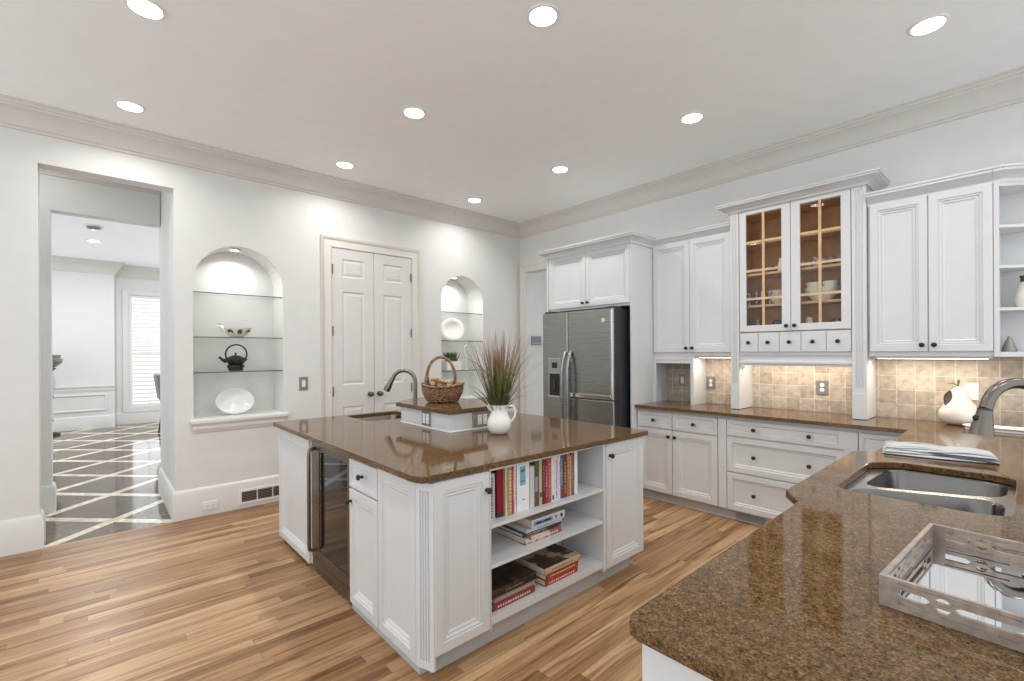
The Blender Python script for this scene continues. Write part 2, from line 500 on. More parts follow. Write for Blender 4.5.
    def build(self, name, m, parent=None, smooth=False, bevel=0.0, origin=None, fix=True):
        if parent is not None: o = ORG[parent.name]
        elif origin is not None: o = Vector(origin)
        else:
            xs = [p.x for p in self.v]; ys = [p.y for p in self.v]; zs = [p.z for p in self.v]
            o = Vector(((min(xs) + max(xs)) / 2, (min(ys) + max(ys)) / 2, min(zs)))
        me = bpy.data.meshes.new(name)
        me.from_pydata([tuple(p - o) for p in self.v], [], self.f)
        if fix:
            bm = bmesh.new(); bm.from_mesh(me)
            bmesh.ops.recalc_face_normals(bm, faces=bm.faces)
            bm.to_mesh(me); bm.free()
        me.materials.append(M[m] if isinstance(m, str) else m)
        if smooth:
            me.polygons.foreach_set('use_smooth', [True] * len(me.polygons))
            me.set_sharp_from_angle(angle=math.radians(38))
        ob = bpy.data.objects.new(name, me)
        COL.objects.link(ob)
        if parent is not None: ob.parent = parent
        else: ob.location = o
        ORG[ob.name] = o
        if bevel:
            md = ob.modifiers.new('bevel', 'BEVEL')
            md.width = bevel; md.segments = 2; md.limit_method = 'ANGLE'; md.angle_limit = math.radians(35)
        return ob

def tag(o, label, cat, group=None):
    o['label'] = label; o['category'] = cat
    if group: o['group'] = group
    return o

def thing(name, label, cat, loc, group=None):
    o = bpy.data.objects.new(name, None)
    COL.objects.link(o)
    o.location = loc; o.empty_display_size = 0.1
    ORG[o.name] = Vector(loc)
    return tag(o, label, cat, group)

def struct(o):
    o['kind'] = 'structure'
    return o

def copy_tree(root, loc, label, rz=None):
    r = root.copy(); COL.objects.link(r); r.location = loc; r['label'] = label
    if rz is not None: r.rotation_euler = (0, 0, rz)
    for ch in list(root.children):
        c = ch.copy(); COL.objects.link(c); c.parent = r
        for g in list(ch.children):
            d = g.copy(); COL.objects.link(d); d.parent = c
    return r

def lamp(name, loc, power, size, col, parent=None, spread=PI, rot=(0, 0, 0), shape='DISK', sy=None):
    d = bpy.data.lights.new(name, 'AREA')
    d.shape = shape; d.size = size
    if sy: d.size_y = sy
    d.energy = power; d.color = col; d.spread = spread
    o = bpy.data.objects.new(name, d); COL.objects.link(o)
    if parent is not None:
        o.parent = parent; o.location = Vector(loc) - ORG[parent.name]
    else: o.location = loc
    o.rotation_euler = rot
    return o

XZ = lambda x, y, z: (x, y, z)

# ------------------------------------------------------------------ dimensions
WX, WY, CZ = -4.86, 4.53, 3.23          # left wall plane, back wall plane, ceiling
SEC = -5.90                             # far side of the passage

# ------------------------------------------------------------------ room shell
def arch(yc, hw, z0, zs, seg=20):
    p = [(yc - hw, z0), (yc + hw, z0)]
    for i in range(seg + 1):
        a = PI * i / seg
        p.append((yc + hw * math.cos(a), zs + (hw) * math.sin(a)))
    return p

N1 = arch(1.003, 0.366, 0.85, 2.046)
N2 = arch(3.526, 0.331, 0.85, 2.078)
hole_open = [(-0.306, 0.0), (0.506, 0.0), (0.506, 2.835), (-0.306, 2.835)]
outline = [(-2.2, 0), (-0.306, 0), (-0.306, 2.835), (0.506, 2.835), (0.506, 0), (WY, 0), (WY, CZ), (-2.2, CZ)]
fnX = lambda u, v, d: (WX - d, u, v)
w = MB()
# front face with the opening and both niches, and the reveals of those
loops = [outline, N1, N2]
flat = [p for lp in loops for p in lp]
tr = tessellate_polygon([[Vector((p[0], p[1], 0)) for p in lp] for lp in loops])
w.add([(WX, p[0], p[1]) for p in flat], [tuple(t) for t in tr])
def reveal(lp, d, back=True):
    n = len(lp)
    w.add([(WX, p[0], p[1]) for p in lp] + [(WX - d, p[0], p[1]) for p in lp],
          [(i, (i + 1) % n, (i + 1) % n + n, i + n) for i in range(n)] + ([tuple(range(n, 2 * n))] if back else []))
reveal(N1, 0.33); reveal(N2, 0.33)
# jambs and head of the opening; the right jamb runs on to the second wall
w.add([(WX, -0.306, 0), (WX - 0.15, -0.306, 0), (WX - 0.15, -0.306, 2.835), (WX, -0.306, 2.835)], [(0, 1, 2, 3)])
w.add([(WX, -0.306, 2.835), (WX - 0.15, -0.306, 2.835), (WX - 0.15, 0.506, 2.835), (WX, 0.506, 2.835)], [(0, 1, 2, 3)])
w.add([(WX, 0.506, 0), (SEC - 0.15, 0.506, 0), (SEC - 0.15, 0.506, CZ), (WX - 0.15, 0.506, CZ), (WX - 0.15, 0.506, 2.835), (WX, 0.506, 2.835)], [(0, 1, 2, 3, 4, 5)])
w.add([(WX - 0.15, -2.2, 0), (WX - 0.15, -0.306, 0), (WX - 0.15, -0.306, 2.835), (WX - 0.15, 0.506, 2.835), (WX - 0.15, 0.506, CZ), (WX - 0.15, -2.2, CZ)], [(0, 1, 2, 3, 4, 5)])
struct(w.build('wall_left', 'wall', fix=False))

# passage: second wall with its own cased opening
s = MB()
s.prism([(-2.2, 0), (-0.292, 0), (-0.292, 2.735), (0.5, 2.735), (0.5, CZ), (-2.2, CZ)], lambda u, v, d: (d, u, v), SEC - 0.15, SEC)
struct(s.build('wall_passage', 'wall'))

# back wall with the doorway beside the fridge
b = MB()
b.prism([(WX - 0.3, 0), (-4.72, 0), (-4.72, 2.55), (-3.72, 2.55), (-3.72, 0), (1.7, 0), (1.7, CZ), (WX - 0.3, CZ)], lambda u, v, d: (u, d, v), WY, WY + 0.12)
struct(b.build('wall_back', 'wall'))
b = MB(); b.box(-4.84, -4.72, WY + 0.121, 6.3, 0, 2.9); struct(b.build('wall_side_hall', 'wall'))
b = MB(); b.box(-4.84, -3.3, 6.301, 6.4, 0, 2.9); struct(b.build('wall_hall_end', 'wall'))
b = MB(); b.box(-4.84, -3.0, WY + 0.121, 6.4, 2.901, 3.0); struct(b.build('ceiling_hall', 'ceil'))

f = MB(); f.box(WX, 1.7, -2.2, 6.6, -0.05, 0.0); struct(f.build('floor', 'floor', origin=(0, 0, 0)))
f = MB(); f.box(-13.0, WX - 0.001, -2.2, 2.6, -0.05, 0.0); struct(f.build('floor_marble', 'marble', origin=(0, 0, 0)))
c = MB(); c.box(SEC - 0.16, 1.7, -2.2, WY + 0.12, CZ, CZ + 0.08); struct(c.build('ceiling', 'ceil'))
c = MB(); c.box(-13.0, SEC - 0.161, -2.2, 2.6, 3.23, 3.31); struct(c.build('ceiling_dining', 'ceil'))

# far dining room walls
b = MB(); b.box(-12.5, -12.0, -2.2, 0.29, 0, CZ); struct(b.build('wall_dining_far', 'wall'))
b = MB()
WIN = [(0.53, 0.34), (1.45, 0.34), (1.45, 2.64), (0.53, 2.64)]
b.prism([(0.291, 0), (2.6, 0), (2.6, CZ), (0.291, CZ)], lambda u, v, d: (d, u, v), -12.5, -12.3, [WIN])
struct(b.build('wall_dining_window', 'wall'))

# crown, baseboards, casings
CROWN = [(0, 0), (0, -0.185), (0.012, -0.185), (0.014, -0.165), (0.022, -0.160), (0.026, -0.145), (0.030, -0.118), (0.045, -0.088), (0.068, -0.062), (0.090, -0.050), (0.094, -0.036), (0.104, -0.032), (0.108, -0.014), (0.118, -0.010), (0.118, 0)]
BASE = [(0, 0), (0.022, 0), (0.022, 0.205), (0.018, 0.216), (0.018, 0.226), (0.008, 0.246), (0, 0.25)]
m_ = MB(); m_.sweep([(WX, -2.2), (WX, WY), (1.7, WY)], [(o, CZ + d - 0.0005) for o, d in CROWN], XZ)
struct(m_.build('trim_1', 'crown', smooth=True))
m_ = MB(); m_.sweep([(SEC, -2.2), (SEC, 0.505)], [(o, CZ + d - 0.0005) for o, d in CROWN], XZ)
struct(m_.build('trim_2', 'crown', smooth=True))
m_ = MB(); m_.sweep([(-12.0, -2.2), (-12.0, 0.29), (-12.3, 0.29), (-12.3, 2.6)], [(o * 1.3, CZ + d * 1.35 - 0.0005) for o, d in CROWN], XZ)
struct(m_.build('trim_3', 'crown', smooth=True))
def baseboard(name, path, h=1.0):
    mb = MB(); mb.sweep(path, [(o, d * h + 0.0005) for o, d in BASE], XZ); struct(mb.build(name, 'base', smooth=True))
    mb = MB(); 
baseboard('baseboard_left', [(WX, -2.2), (WX, -0.306), (WX - 0.15, -0.306)])
baseboard('baseboard_passage', [(SEC, -2.2), (SEC, -0.292), (SEC - 0.15, -0.292)])
baseboard('baseboard_niches', [(SEC - 0.15, 0.506), (WX, 0.506), (WX, 1.725)])
baseboard('baseboard_corner', [(WX, 2.885), (WX, WY)])
baseboard('baseboard_dining', [(-12.0, -2.2), (-12.0, 0.29)])
baseboard('baseboard_window', [(-12.3, 0.291), (-12.3, 2.6)])

CASE = [(0, 0.001), (0, 0.022), (0.012, 0.026), (0.02, 0.020), (0.075, 0.016), (0.085, 0.024), (0.1, 0.03), (0.112, 0.032), (0.112, 0.001)]
m_ = MB(); m_.sweep([(1.838, 0), (1.838, 2.53), (2.772, 2.53), (2.772, 0)], CASE, lambda u, v, d: (WX + d, u, v), side=-1)
struct(m_.build('trim_4', 'trim', smooth=True))
m_ = MB(); m_.sweep([(-4.715, 0), (-4.715, 2.545), (-3.73, 2.545), (-3.73, 0)], CASE, lambda u, v, d: (u, WY - d, v), side=-1)
struct(m_.build('trim_5', 'trim', smooth=True))

# pantry double door: two leaves with six raised panels each
for k, (y0, y1, xo) in enumerate(((1.840, 2.301, 2.365), (2.306, 2.770, 2.30))):
    root = bpy.data.objects.new('door_%d' % (k + 1), None); COL.objects.link(root)
    root.location = (WX, (y0 + y1) / 2, 0); ORG[root.name] = Vector(root.location); struct(root)
    mb = MB()
    wd = y1 - y0
    OP = (WX + 0.001, y0, 0.012)
    mb.box(WX + 0.001, WX + 0.004, y0, y1, 0.012, 2.525)
    xs = [0, 0.108, wd - 0.108, wd]
    zs = [0.012, 0.18, 0.855, 1.085, 2.075, 2.225, 2.42, 2.525]
    for i in range(3):
        for j in range(7):
            ya, yb, za, zb = y0 + xs[i], y0 + xs[i + 1], zs[j], zs[j + 1]
            if i == 1 and j % 2 == 1:
                mb.panel((WX + 0.004, ya, za), (0, 1, 0), (0, 0, 1), (1, 0, 0), yb - ya, zb - za,
                         [(0, 0.012), (0.012, 0.004), (0.020, 0.004), (0.045, 0.010)], back=False)
            else:
                mb.panel((WX + 0.004, ya, za), (0, 1, 0), (0, 0, 1), (1, 0, 0), yb - ya, zb - za, [(0, 0.0), (0, 0.012)], back=False)
    leaf = mb.build('door_leaf', 'door', root)
    kb = MB(); ky = y1 - 0.052 if k == 0 else y0 + 0.052
    kb.lathe([(0.026, 0), (0.026, 0.004), (0.011, 0.008), (0.010, 0.03), (0.022, 0.036), (0.028, 0.048), (0.024, 0.060), (0.010, 0.066), (0, 0.067)], (WX + 0.016, ky, 0.972), 20, ax=(1, 0, 0))
    kb.build('knob', 'nickel', root, smooth=True)
    for hz in (1.02, 1.655, 2.30):
        hb = MB(); hy = y0 + 0.004 if k == 0 else y1 - 0.004
        hb.lathe([(0.0075, -0.05), (0.0075, 0.05)], (WX + 0.022, hy, hz), 10)
        hb.box(WX + 0.016, WX + 0.019, hy - 0.008, hy + 0.008, hz - 0.048, hz + 0.048)
        hb.build('hinge', 'gunmetal', root, smooth=True)

# niche sills (moulded ledges)
for k, (yc, hw) in enumerate(((1.003, 0.366), (3.526, 0.331))):
    mb = MB()
    prof = [(0, 0.845), (0.075, 0.845), (0.08, 0.838), (0.08, 0.818), (0.068, 0.808), (0.05, 0.795), (0.045, 0.785), (0.045, 0.765), (0.03, 0.75), (0.02, 0.735), (0, 0.733)]
    mb.sweep([(WX, yc - hw + 0.02), (WX + 0.001, yc - hw + 0.02), (WX + 0.001, yc + hw - 0.015), (WX, yc + hw - 0.015)], [(o * 0.62, d) for o, d in prof], XZ)
    mb.box(WX - 0.328, WX + 0.001, yc - hw + 0.001, yc + hw - 0.001, 0.838, 0.851)
    struct(mb.build('trim_%d' % (6 + k), 'base'))

# dining wainscot, chair rail, window casing, window
mb = MB()
mb.sweep([(-12.0, -2.2), (-12.0, 0.289)], [(0, 0.72), (0.012, 0.72), (0.02, 0.76), (0.02, 0.79), (0.04, 0.80), (0.04, 0.83), (0, 0.83)], XZ)
for y0, y1 in ((-0.95, 0.165), (-2.1, -1.1)):
    mb.sweep([(y0, 0.34), (y1, 0.34), (y1, 0.665), (y0, 0.665)], [(0, 0.001), (0, 0.018), (0.02, 0.022), (0.035, 0.01), (0.035, 0.001)], lambda u, v, d: (-12.0 + d, u, v), closed=True, side=-1)
struct(mb.build('trim_8', 'base'))
mb = MB(); mb.sweep([(0.515, 0.33), (1.465, 0.33), (1.465, 2.65), (0.515, 2.65)], [(0, 0.001), (0, 0.02), (0.09, 0.03), (0.10, 0.001)], lambda u, v, d: (-12.3 + d, u, v), closed=True, side=1)
struct(mb.build('trim_9', 'base'))
win = bpy.data.objects.new('window_1', None); COL.objects.link(win); win.location = (-12.4, 0.99, 0.34); ORG[win.name] = Vector(win.location); struct(win)
mb = MB()
for y0, y1, z0, z1 in ((0.532, 0.58, 0.345, 2.635), (1.40, 1.448, 0.345, 2.635), (0.58, 1.40, 0.345, 0.40), (0.58, 1.40, 2.58, 2.635), (0.58, 1.40, 1.40, 1.47)):
    mb.box(-12.37, -12.33, y0, y1, z0, z1)
mb.build('window_frame', 'white', win)
mb = MB(); mb.box(-12.452, -12.448, 0.531, 1.449, 0.341, 2.639); mb.build('pane', 'glass', win)
mb = MB()
for z0, z1 in ((0.40, 1.40), (1.47, 2.58)):
    n = int((z1 - z0) / 0.078)
    for i in range(n):
        z = z0 + (i + 0.5) * (z1 - z0) / n
        q = MB(); q.M = Matrix.Translation((-12.35, 0.99, z)) @ Matrix.Rotation(math.radians(-24), 4, 'Y')
        q.box(-0.033, 0.033, -0.405, 0.405, -0.004, 0.004); mb.add(q.v, q.f)
mb.box(-12.312, -12.306, 0.83, 0.84, 0.41, 2.57)
mb.build('shutter_slats', 'white', win)

# backsplash
mb = MB(); mb.box(-2.56, 1.6, WY - 0.012, WY - 0.0005, 0.9055, 1.40)
struct(mb.build('wall_backsplash', 'tile', origin=(-2.5, WY, 0.905)))

# ------------------------------------------------------------------ ceiling lamps
WARM = (1.0, 0.97, 0.93)
cans = [(-3.07, 0.205, 'recessed ceiling light over the near side of the island, top left of the photo'),
        (-4.36, 0.20, 'recessed ceiling light in front of the open doorway'),
        (-4.37, 1.792, 'recessed ceiling light in front of the white double door'),
        (-4.38, 3.36, 'recessed ceiling light nearest the corner of the room'),
        (-3.08, 1.795, 'recessed ceiling light above the back part of the island, left of centre in the photo'),
        (-1.735, 1.80, 'recessed ceiling light at the top centre edge of the photo'),
        (-3.083, 3.43, 'recessed ceiling light in front of the fridge'),
        (-1.73, 3.445, 'recessed ceiling light in front of the glass-door cabinet'),
        (-0.363, 3.458, 'recessed ceiling light in front of the open corner shelves, top right of photo')]
for x, y, lab in cans:
    t = thing('recessed_light', lab, 'ceiling light', (x, y, CZ), 'recessed lights in the kitchen ceiling')
    q = MB(); q.lathe([(0.072, -0.004), (0.073, -0.008), (0.088, -0.005), (0.090, -0.0005)], (x, y, CZ), 28); q.build('trim_ring', 'white', t, smooth=True)
    q = MB(); q.lathe([(0.0715, -0.003), (0.064, -0.009), (0.04, -0.013), (0, -0.014)], (x, y, CZ), 24); q.build('lens', 'lens', t, smooth=True)
    lamp('lamp', (x, y, CZ - 0.02), CAN_W, 0.11, WARM, t, spread=math.radians(146))
for x, y in ((-1.73, 0.2), (-0.36, 1.8), (0.95, 1.8), (0.95, 3.45)):   # the same fittings above the viewer
    lamp('lamp', (x, y, CZ - 0.02), CAN_W, 0.11, WARM, None, spread=math.radians(146))
lamp('lamp', (-5.42, -0.45, CZ - 0.02), 2.2, 0.12, WARM, None)     # unseen lamp added to brighten the passage, behind the head of the opening
lamp('daylight', (-13.3, 1.0, 1.6), 40, 2.6, (0.90, 0.95, 1.0), None, rot=(0, -PI / 2, 0), shape='SQUARE')   # bright day beyond the dining room window
x, y = -9.93, 0.0
t = thing('recessed_light', 'small recessed ceiling light in the dining room beyond the doorway', 'ceiling light', (x, y, CZ))
q = MB(); q.lathe([(0.07, -0.004), (0.10, -0.008), (0.11, -0.0005)], (x, y, CZ), 20); q.build('trim_ring', 'white', t, smooth=True)
q = MB(); q.lathe([(0.07, -0.004), (0, -0.014)], (x, y, CZ), 20); q.build('lens', 'lens', t, smooth=True)
lamp('lamp', (x, y, CZ - 0.02), 40, 0.12, WARM, t)
x, y = -8.76, 0.0
t = thing('smoke_detector', 'round grey smoke detector on the dining room ceiling', 'smoke detector', (x, y, CZ))
q = MB(); q.lathe([(0.11, -0.0005), (0.11, -0.012), (0.085, -0.016)], (x, y, CZ), 24); q.build('base_plate', 'white', t, smooth=True)
q = MB(); q.lathe([(0.08, -0.016), (0.08, -0.04), (0.06, -0.05), (0, -0.052)], (x, y, CZ), 24); q.build('cap', 'pewter', t, smooth=True)
# niche lights in the crown of each arch
for yc, zt, lab in ((0.985, 2.412, 'tiny light in the arch of the niche with the teapot'), (3.50, 2.409, 'tiny light in the arch of the niche with the round plate')):
    x = WX - 0.15
    t = thing('niche_light', lab, 'light', (x, yc, zt), 'lights in the niche arches')
    q = MB(); q.lathe([(0.034, -0.012), (0.046, -0.018), (0.05, -0.004)], (x, yc, zt), 20); q.build('trim_ring', 'white', t, smooth=True)
    q = MB(); q.lathe([(0.034, -0.012), (0, -0.018)], (x, yc, zt), 20); q.build('lens', 'lens', t, smooth=True)
    lamp('lamp', (x, yc, zt - 0.025), 2.1, 0.06, (1, 0.98, 0.95), t, spread=math.radians(140))

# ------------------------------------------------------------------ cabinet kit
DOORP = [(0, 0), (0, 0.017), (0.003, 0.020), (0.044, 0.020), (0.047, 0.013), (0.051, 0.013), (0.056, 0.0155), (0.061, 0.011), (0.064, 0.007), (0.068, 0.007), (0.072, 0.0095), (0.078, 0.005), (0.082, 0.003)]
DRAWP = [(0, 0), (0, 0.017), (0.003, 0.020), (0.022, 0.020), (0.025, 0.013), (0.028, 0.013), (0.032, 0.0155), (0.036, 0.010), (0.039, 0.007), (0.043, 0.006)]
FLATP = [(0, 0), (0, 0.016), (0.003, 0.018)]
NY = dict(U=(1, 0, 0), V=(0, 0, 1), N=(0, -1, 0))     # faces the room from the back wall
PX = dict(U=(0, 1, 0), V=(0, 0, 1), N=(1, 0, 0))      # faces right
KNOB = [(0.010, 0), (0.010, 0.003), (0.006, 0.006), (0.006, 0.014), (0.014, 0.018), (0.016, 0.024), (0.013, 0.030), (0.006, 0.033), (0, 0.0335)]

def front(root, kind, ax, plane, a0, a1, z0, z1, knobs=(), prof=None, name=None, kmat='bronze'):
    """a door, drawer or fixed panel; a0..a1 along the face, knobs as (a, z)"""
    O = (a0, plane, z0) if ax is NY else (plane, a0, z0)
    mb = MB(); mb.panel(O, ax['U'], ax['V'], ax['N'], a1 - a0, z1 - z0, prof or (DRAWP if kind == 'drawer' else DOORP))
    ob = mb.build(name or kind, 'cab', root)
    N = Vector(ax['N'])
    for a, z in knobs:
        p = Vector((a, plane, z) if ax is NY else (plane, a, z)) + N * 0.0195
        q = MB(); q.lathe(KNOB, p, 14, ax=N)
        k = q.build('knob', kmat, root, smooth=True)
        k.parent = ob
    return ob

def fluted(mb, fn, w, z0, z1, d=0.014, n=4):
    """pilaster face with n grooves; fn(u, out, z) -> 3D"""
    m = w * 0.2
    prof = [(0, 0), (0, d)]
    step = (w - 2 * m) / n
    for i in range(n):
        a = m + i * step
        prof += [(a + step * 0.12, d), (a + step * 0.3, d - 0.007), (a + step * 0.7, d - 0.007), (a + step * 0.88, d)]
    prof += [(w, d), (w, 0)]
    k = len(prof)
    h = 0.035
    vs = [fn(u, o, z0 + h) for u, o in prof] + [fn(u, o, z1 - h) for u, o in prof]
    mb.add(vs, [(i, i + 1, k + i + 1, k + i) for i in range(k - 1)])
    for za, zb in ((z0, z0 + h), (z1 - h, z1)):
        mb.add([fn(0, 0, za), fn(0, d, za), fn(w, d, za), fn(w, 0, za), fn(0, 0, zb), fn(0, d, zb), fn(w, d, zb), fn(w, 0, zb)],
               [(0, 1, 2, 3), (4, 7, 6, 5), (0, 4, 5, 1), (1, 5, 6, 2), (2, 6, 7, 3), (3, 7, 4, 0)])

CORN = [(0, 0), (0.012, 0), (0.014, 0.022), (0.020, 0.026), (0.024, 0.034), (0.040, 0.048), (0.060, 0.058), (0.066, 0.062), (0.066, 0.076), (0.074, 0.080), (0.074, 0.092), (0, 0.092)]
def cornice(root, path, z, k=1.0, kz=1.0):
    mb = MB(); mb.sweep(path, [(o * k, z + d * kz) for o, d in CORN], XZ)
    return mb.build('cornice', 'cab', root, smooth=True)

# ------------------------------------------------------------------ fridge surround and fridge
FB = 3.86
t = thing('fridge_cabinet', 'white cabinet above the stainless fridge with tall side panels', 'cabinet', (-3.11, 4.2, 0))
q = MB(); q.box(-3.66, -2.577, FB + 0.02, WY - 0.001, 1.875, 2.485); q.build('carcass', 'cab', t)
q = MB(); q.box(-2.575, -2.562, FB, WY - 0.001, 0, 2.485); q.build('side_panel', 'cab', t)
q = MB(); q.box(-3.688, -3.662, FB, WY - 0.001, 0, 2.485); q.build('side_panel', 'cab', t)
front(t, 'door', NY, FB + 0.02, -3.655, -3.125, 1.90, 2.475, [(-3.155, 1.94)])
front(t, 'door', NY, FB + 0.02, -3.121, -2.580, 1.90, 2.475, [(-3.09, 1.94)])
cornice(t, [(-3.688, WY - 0.001), (-3.688, FB), (-2.562, FB), (-2.562, 4.215)], 2.475)

FY = 3.66
t = thing('fridge', 'stainless steel side-by-side fridge with water dispenser between white panels', 'fridge', (-3.075, 4.1, 0))
x0, xm, x1 = -3.565, -3.200, -2.632
q = MB(); q.box(x0 + 0.01, x1 + 0.002, FY + 0.085, WY - 0.06, 0.02, 1.835); q.build('body', 'charcoal', t, bevel=0.004)
def fdoor(a0, a1, z0, z1, hole=None):
    q = MB()
    r = 0.012
    prof = [(0, 0), (0, -0.010), (r * 0.3, -0.016), (r, -0.020)]
    q.panel((a0, FY + 0.020, z0), (1, 0, 0), (0, 0, 1), (0, 1, 0), a1 - a0, z1 - z0, prof)
    return q
if True:
    dl = fdoor(x0, xm - 0.003, 0.06, 1.838).build('door', 'steel', t)
    dr = fdoor(xm + 0.003, x1, 0.955, 1.838).build('door', 'steel', t)
    dr2 = fdoor(xm + 0.003, x1, 0.06, 0.949).build('door', 'steel', t)
    for par, a0, a1, z0, z1 in ((dl, x0, xm - 0.003, 0.06, 1.838), (dr, xm + 0.003, x1, 0.955, 1.838), (dr2, xm + 0.003, x1, 0.06, 0.949)):
        q = MB(); q.box(a0, a1, FY + 0.0202, FY + 0.078, z0, z1); q.build('door_liner', 'charcoal', par)
    # water dispenser
    q = MB(); q.panel((-3.475, FY - 0.001, 0.935), (1, 0, 0), (0, 0, 1), (0, -1, 0), 0.185, 0.42, [(0, 0), (0, 0.004), (0.004, 0.008), (0.012, 0.008), (0.014, 0.003)])
    dp = q.build('dispenser', 'nickel_light', dl)
    q = MB(); q.box(-3.455, -3.31, FY - 0.0055, FY - 0.004, 0.955, 1.19); q.build('niche', 'black', dl).parent = dp
    q = MB(); q.box(-3.42, -3.345, FY - 0.007, FY - 0.004, 1.25, 1.31); q.build('screen', 'black', dl).parent = dp
    q = MB(); q.box(-3.40, -3.365, FY - 0.016, FY - 0.0055, 1.02, 1.13); q.build('paddle', 'charcoal', dl).parent = dp
    q = MB(); q.box(-3.46, -3.305, FY - 0.022, FY - 0.004, 0.945, 0.958); q.build('drip_tray', 'chrome', dl).parent = dp
    for a, par, bow in ((-3.222, dl, -1), (-3.150, dr, 1)):
        pts = []
        for i in range(17):
            s_ = i / 16
            e = math.sin(PI * s_)
            pts.append((a, FY - 0.012 - 0.058 * min(1, e * 1.9) ** 0.7, 0.40 + 1.02 * s_))
        q = MB(); q.tube(pts, 0.017, 12); h = q.build('handle', 'steel', t, smooth=True); h.parent = par
    # lip handle along the lower edge of the upper right door
    q = MB(); q.box(xm + 0.004, x1 - 0.02, FY - 0.014, FY - 0.0005, 0.957, 1.0); q.build('door_lip', 'chrome', dr, bevel=0.004)
    q = MB(); q.box(x1 - 0.02, x1, FY - 0.014, FY - 0.0005, 0.957, 1.83); q.build('edge_handle', 'chrome', dr, bevel=0.005)
    q = MB(); q.lathe([(0.022, 0), (0.022, 0.002), (0.019, 0.003), (0.019, 0.0022), (0, 0.0022)], (-2.745, FY, 1.725), 24, ax=(0, -1, 0)); q.build('badge', 'chrome', dr, smooth=True)
    q = MB(); q.box(x0 + 0.02, x1 - 0.02, FY + 0.09, FY + 0.11, 0.0, 0.06); q.build('kick_grille', 'black', t)
    for hx in (x0 + 0.06, x1 - 0.06):
        q = MB(); q.box(hx - 0.05, hx + 0.05, FY + 0.03, FY + 0.16, 1.838, 1.86); q.build('hinge_cover', 'charcoal', t, bevel=0.004)

# ------------------------------------------------------------------ upper cabinets, back wall
UF = 4.24
t = thing('upper_cabinet', 'white two-door wall cabinet between the fridge panel and the glass-door cabinet', 'cabinet', (-2.17, 4.4, 0.906))
q = MB(); q.box(-2.56, -1.772, UF + 0.02, WY - 0.0005, 1.375, 2.50); q.build('carcass', 'cab', t)
front(t, 'door', NY, UF + 0.02, -2.553, -2.168, 1.41, 2.485, [(-2.197, 1.452)])
front(t, 'door', NY, UF + 0.02, -2.164, -1.778, 1.41, 2.485, [(-2.135, 1.452)])
cornice(t, [(-2.562, UF + 0.018), (-1.772, UF + 0.018)], 2.478)
# appliance garage below its left half
q = MB(); q.box(-2.56, -2.535, UF + 0.015, UF + 0.035, 0.906, 1.374); q.box(-2.535, -2.165, UF + 0.015, UF + 0.035, 1.335, 1.374)
q.build('garage_frame', 'cab', t)
q = MB(); q.box(-2.165, -2.135, UF + 0.012, WY - 0.013, 0.906, 1.374); q.build('divider', 'cab', t)
q = MB(); q.sweep([(-2.533, UF + 0.03), (-2.167, UF + 0.03)], [(0, 1.30), (0.012, 1.302), (0.014, 1.315), (0.008, 1.334), (0, 1.334)], XZ); q.build('tambour_door', 'cab', t)

TF = 4.22
t = thing('display_cabinet', 'tall white glass-door cabinet with five small drawers standing on the counter', 'cabinet', (-1.28, 4.38, 0.906))
for xa, xb in ((-1.770, -1.698), (-0.878, -0.790)):
    q = MB(); q.box(xa, xb, TF + 0.014, WY - 0.013, 0.9085, 2.65); q.build('side_post', 'cab', t)
    q = MB(); fluted(q, lambda u, o, z, xa=xa: (xa + u, TF + 0.014 - o, z), xb - xa, 1.10, 2.65, n=3); q.build('pilaster', 'cab', t)
    q = MB(); q.box(xa - 0.001, xb + 0.001, TF - 0.004, TF + 0.0135, 0.9085, 1.10); q.build('plinth_block', 'cab', t, bevel=0.002)
    q = MB(); q.box(xa + 0.004, xb - 0.004, TF + 0.018, WY - 0.016, 0.9058, 0.9083); q.build('foot_pad', 'black', t)
# hollow carcass
q = MB()
q.box(-1.698, -0.878, TF + 0.02, WY - 0.013, 1.40, 1.578)
q.box(-1.698, -0.878, TF + 0.02, WY - 0.013, 2.60, 2.65)
q.box(-1.698, -0.878, WY - 0.022, WY - 0.013, 1.578, 2.60)
q.box(-1.698, -0.685 - 0.193, TF + 0.02, TF + 0.021, 1.578, 1.579)
q.build('carcass', 'cab', t)
q = MB(); q.box(-1.697, -0.879, WY - 0.026, WY - 0.0225, 1.579, 2.599); q.box(-1.6975, -1.694, TF + 0.022, WY - 0.026, 1.579, 2.599); q.box(-0.882, -0.8785, TF + 0.022, WY - 0.026, 1.579, 2.599)
q.box(-1.694, -0.882, TF + 0.022, WY - 0.026, 1.579, 1.584); q.box(-1.694, -0.882, TF + 0.022, WY - 0.026, 2.594, 2.599)
q.build('interior_lining', 'maple_dark', t)
for z in (1.800, 2.075, 2.345):
    q = MB(); q.box(-1.692, -0.884, TF + 0.05, WY - 0.028, z, z + 0.018); q.build('shelf', 'maple', t)
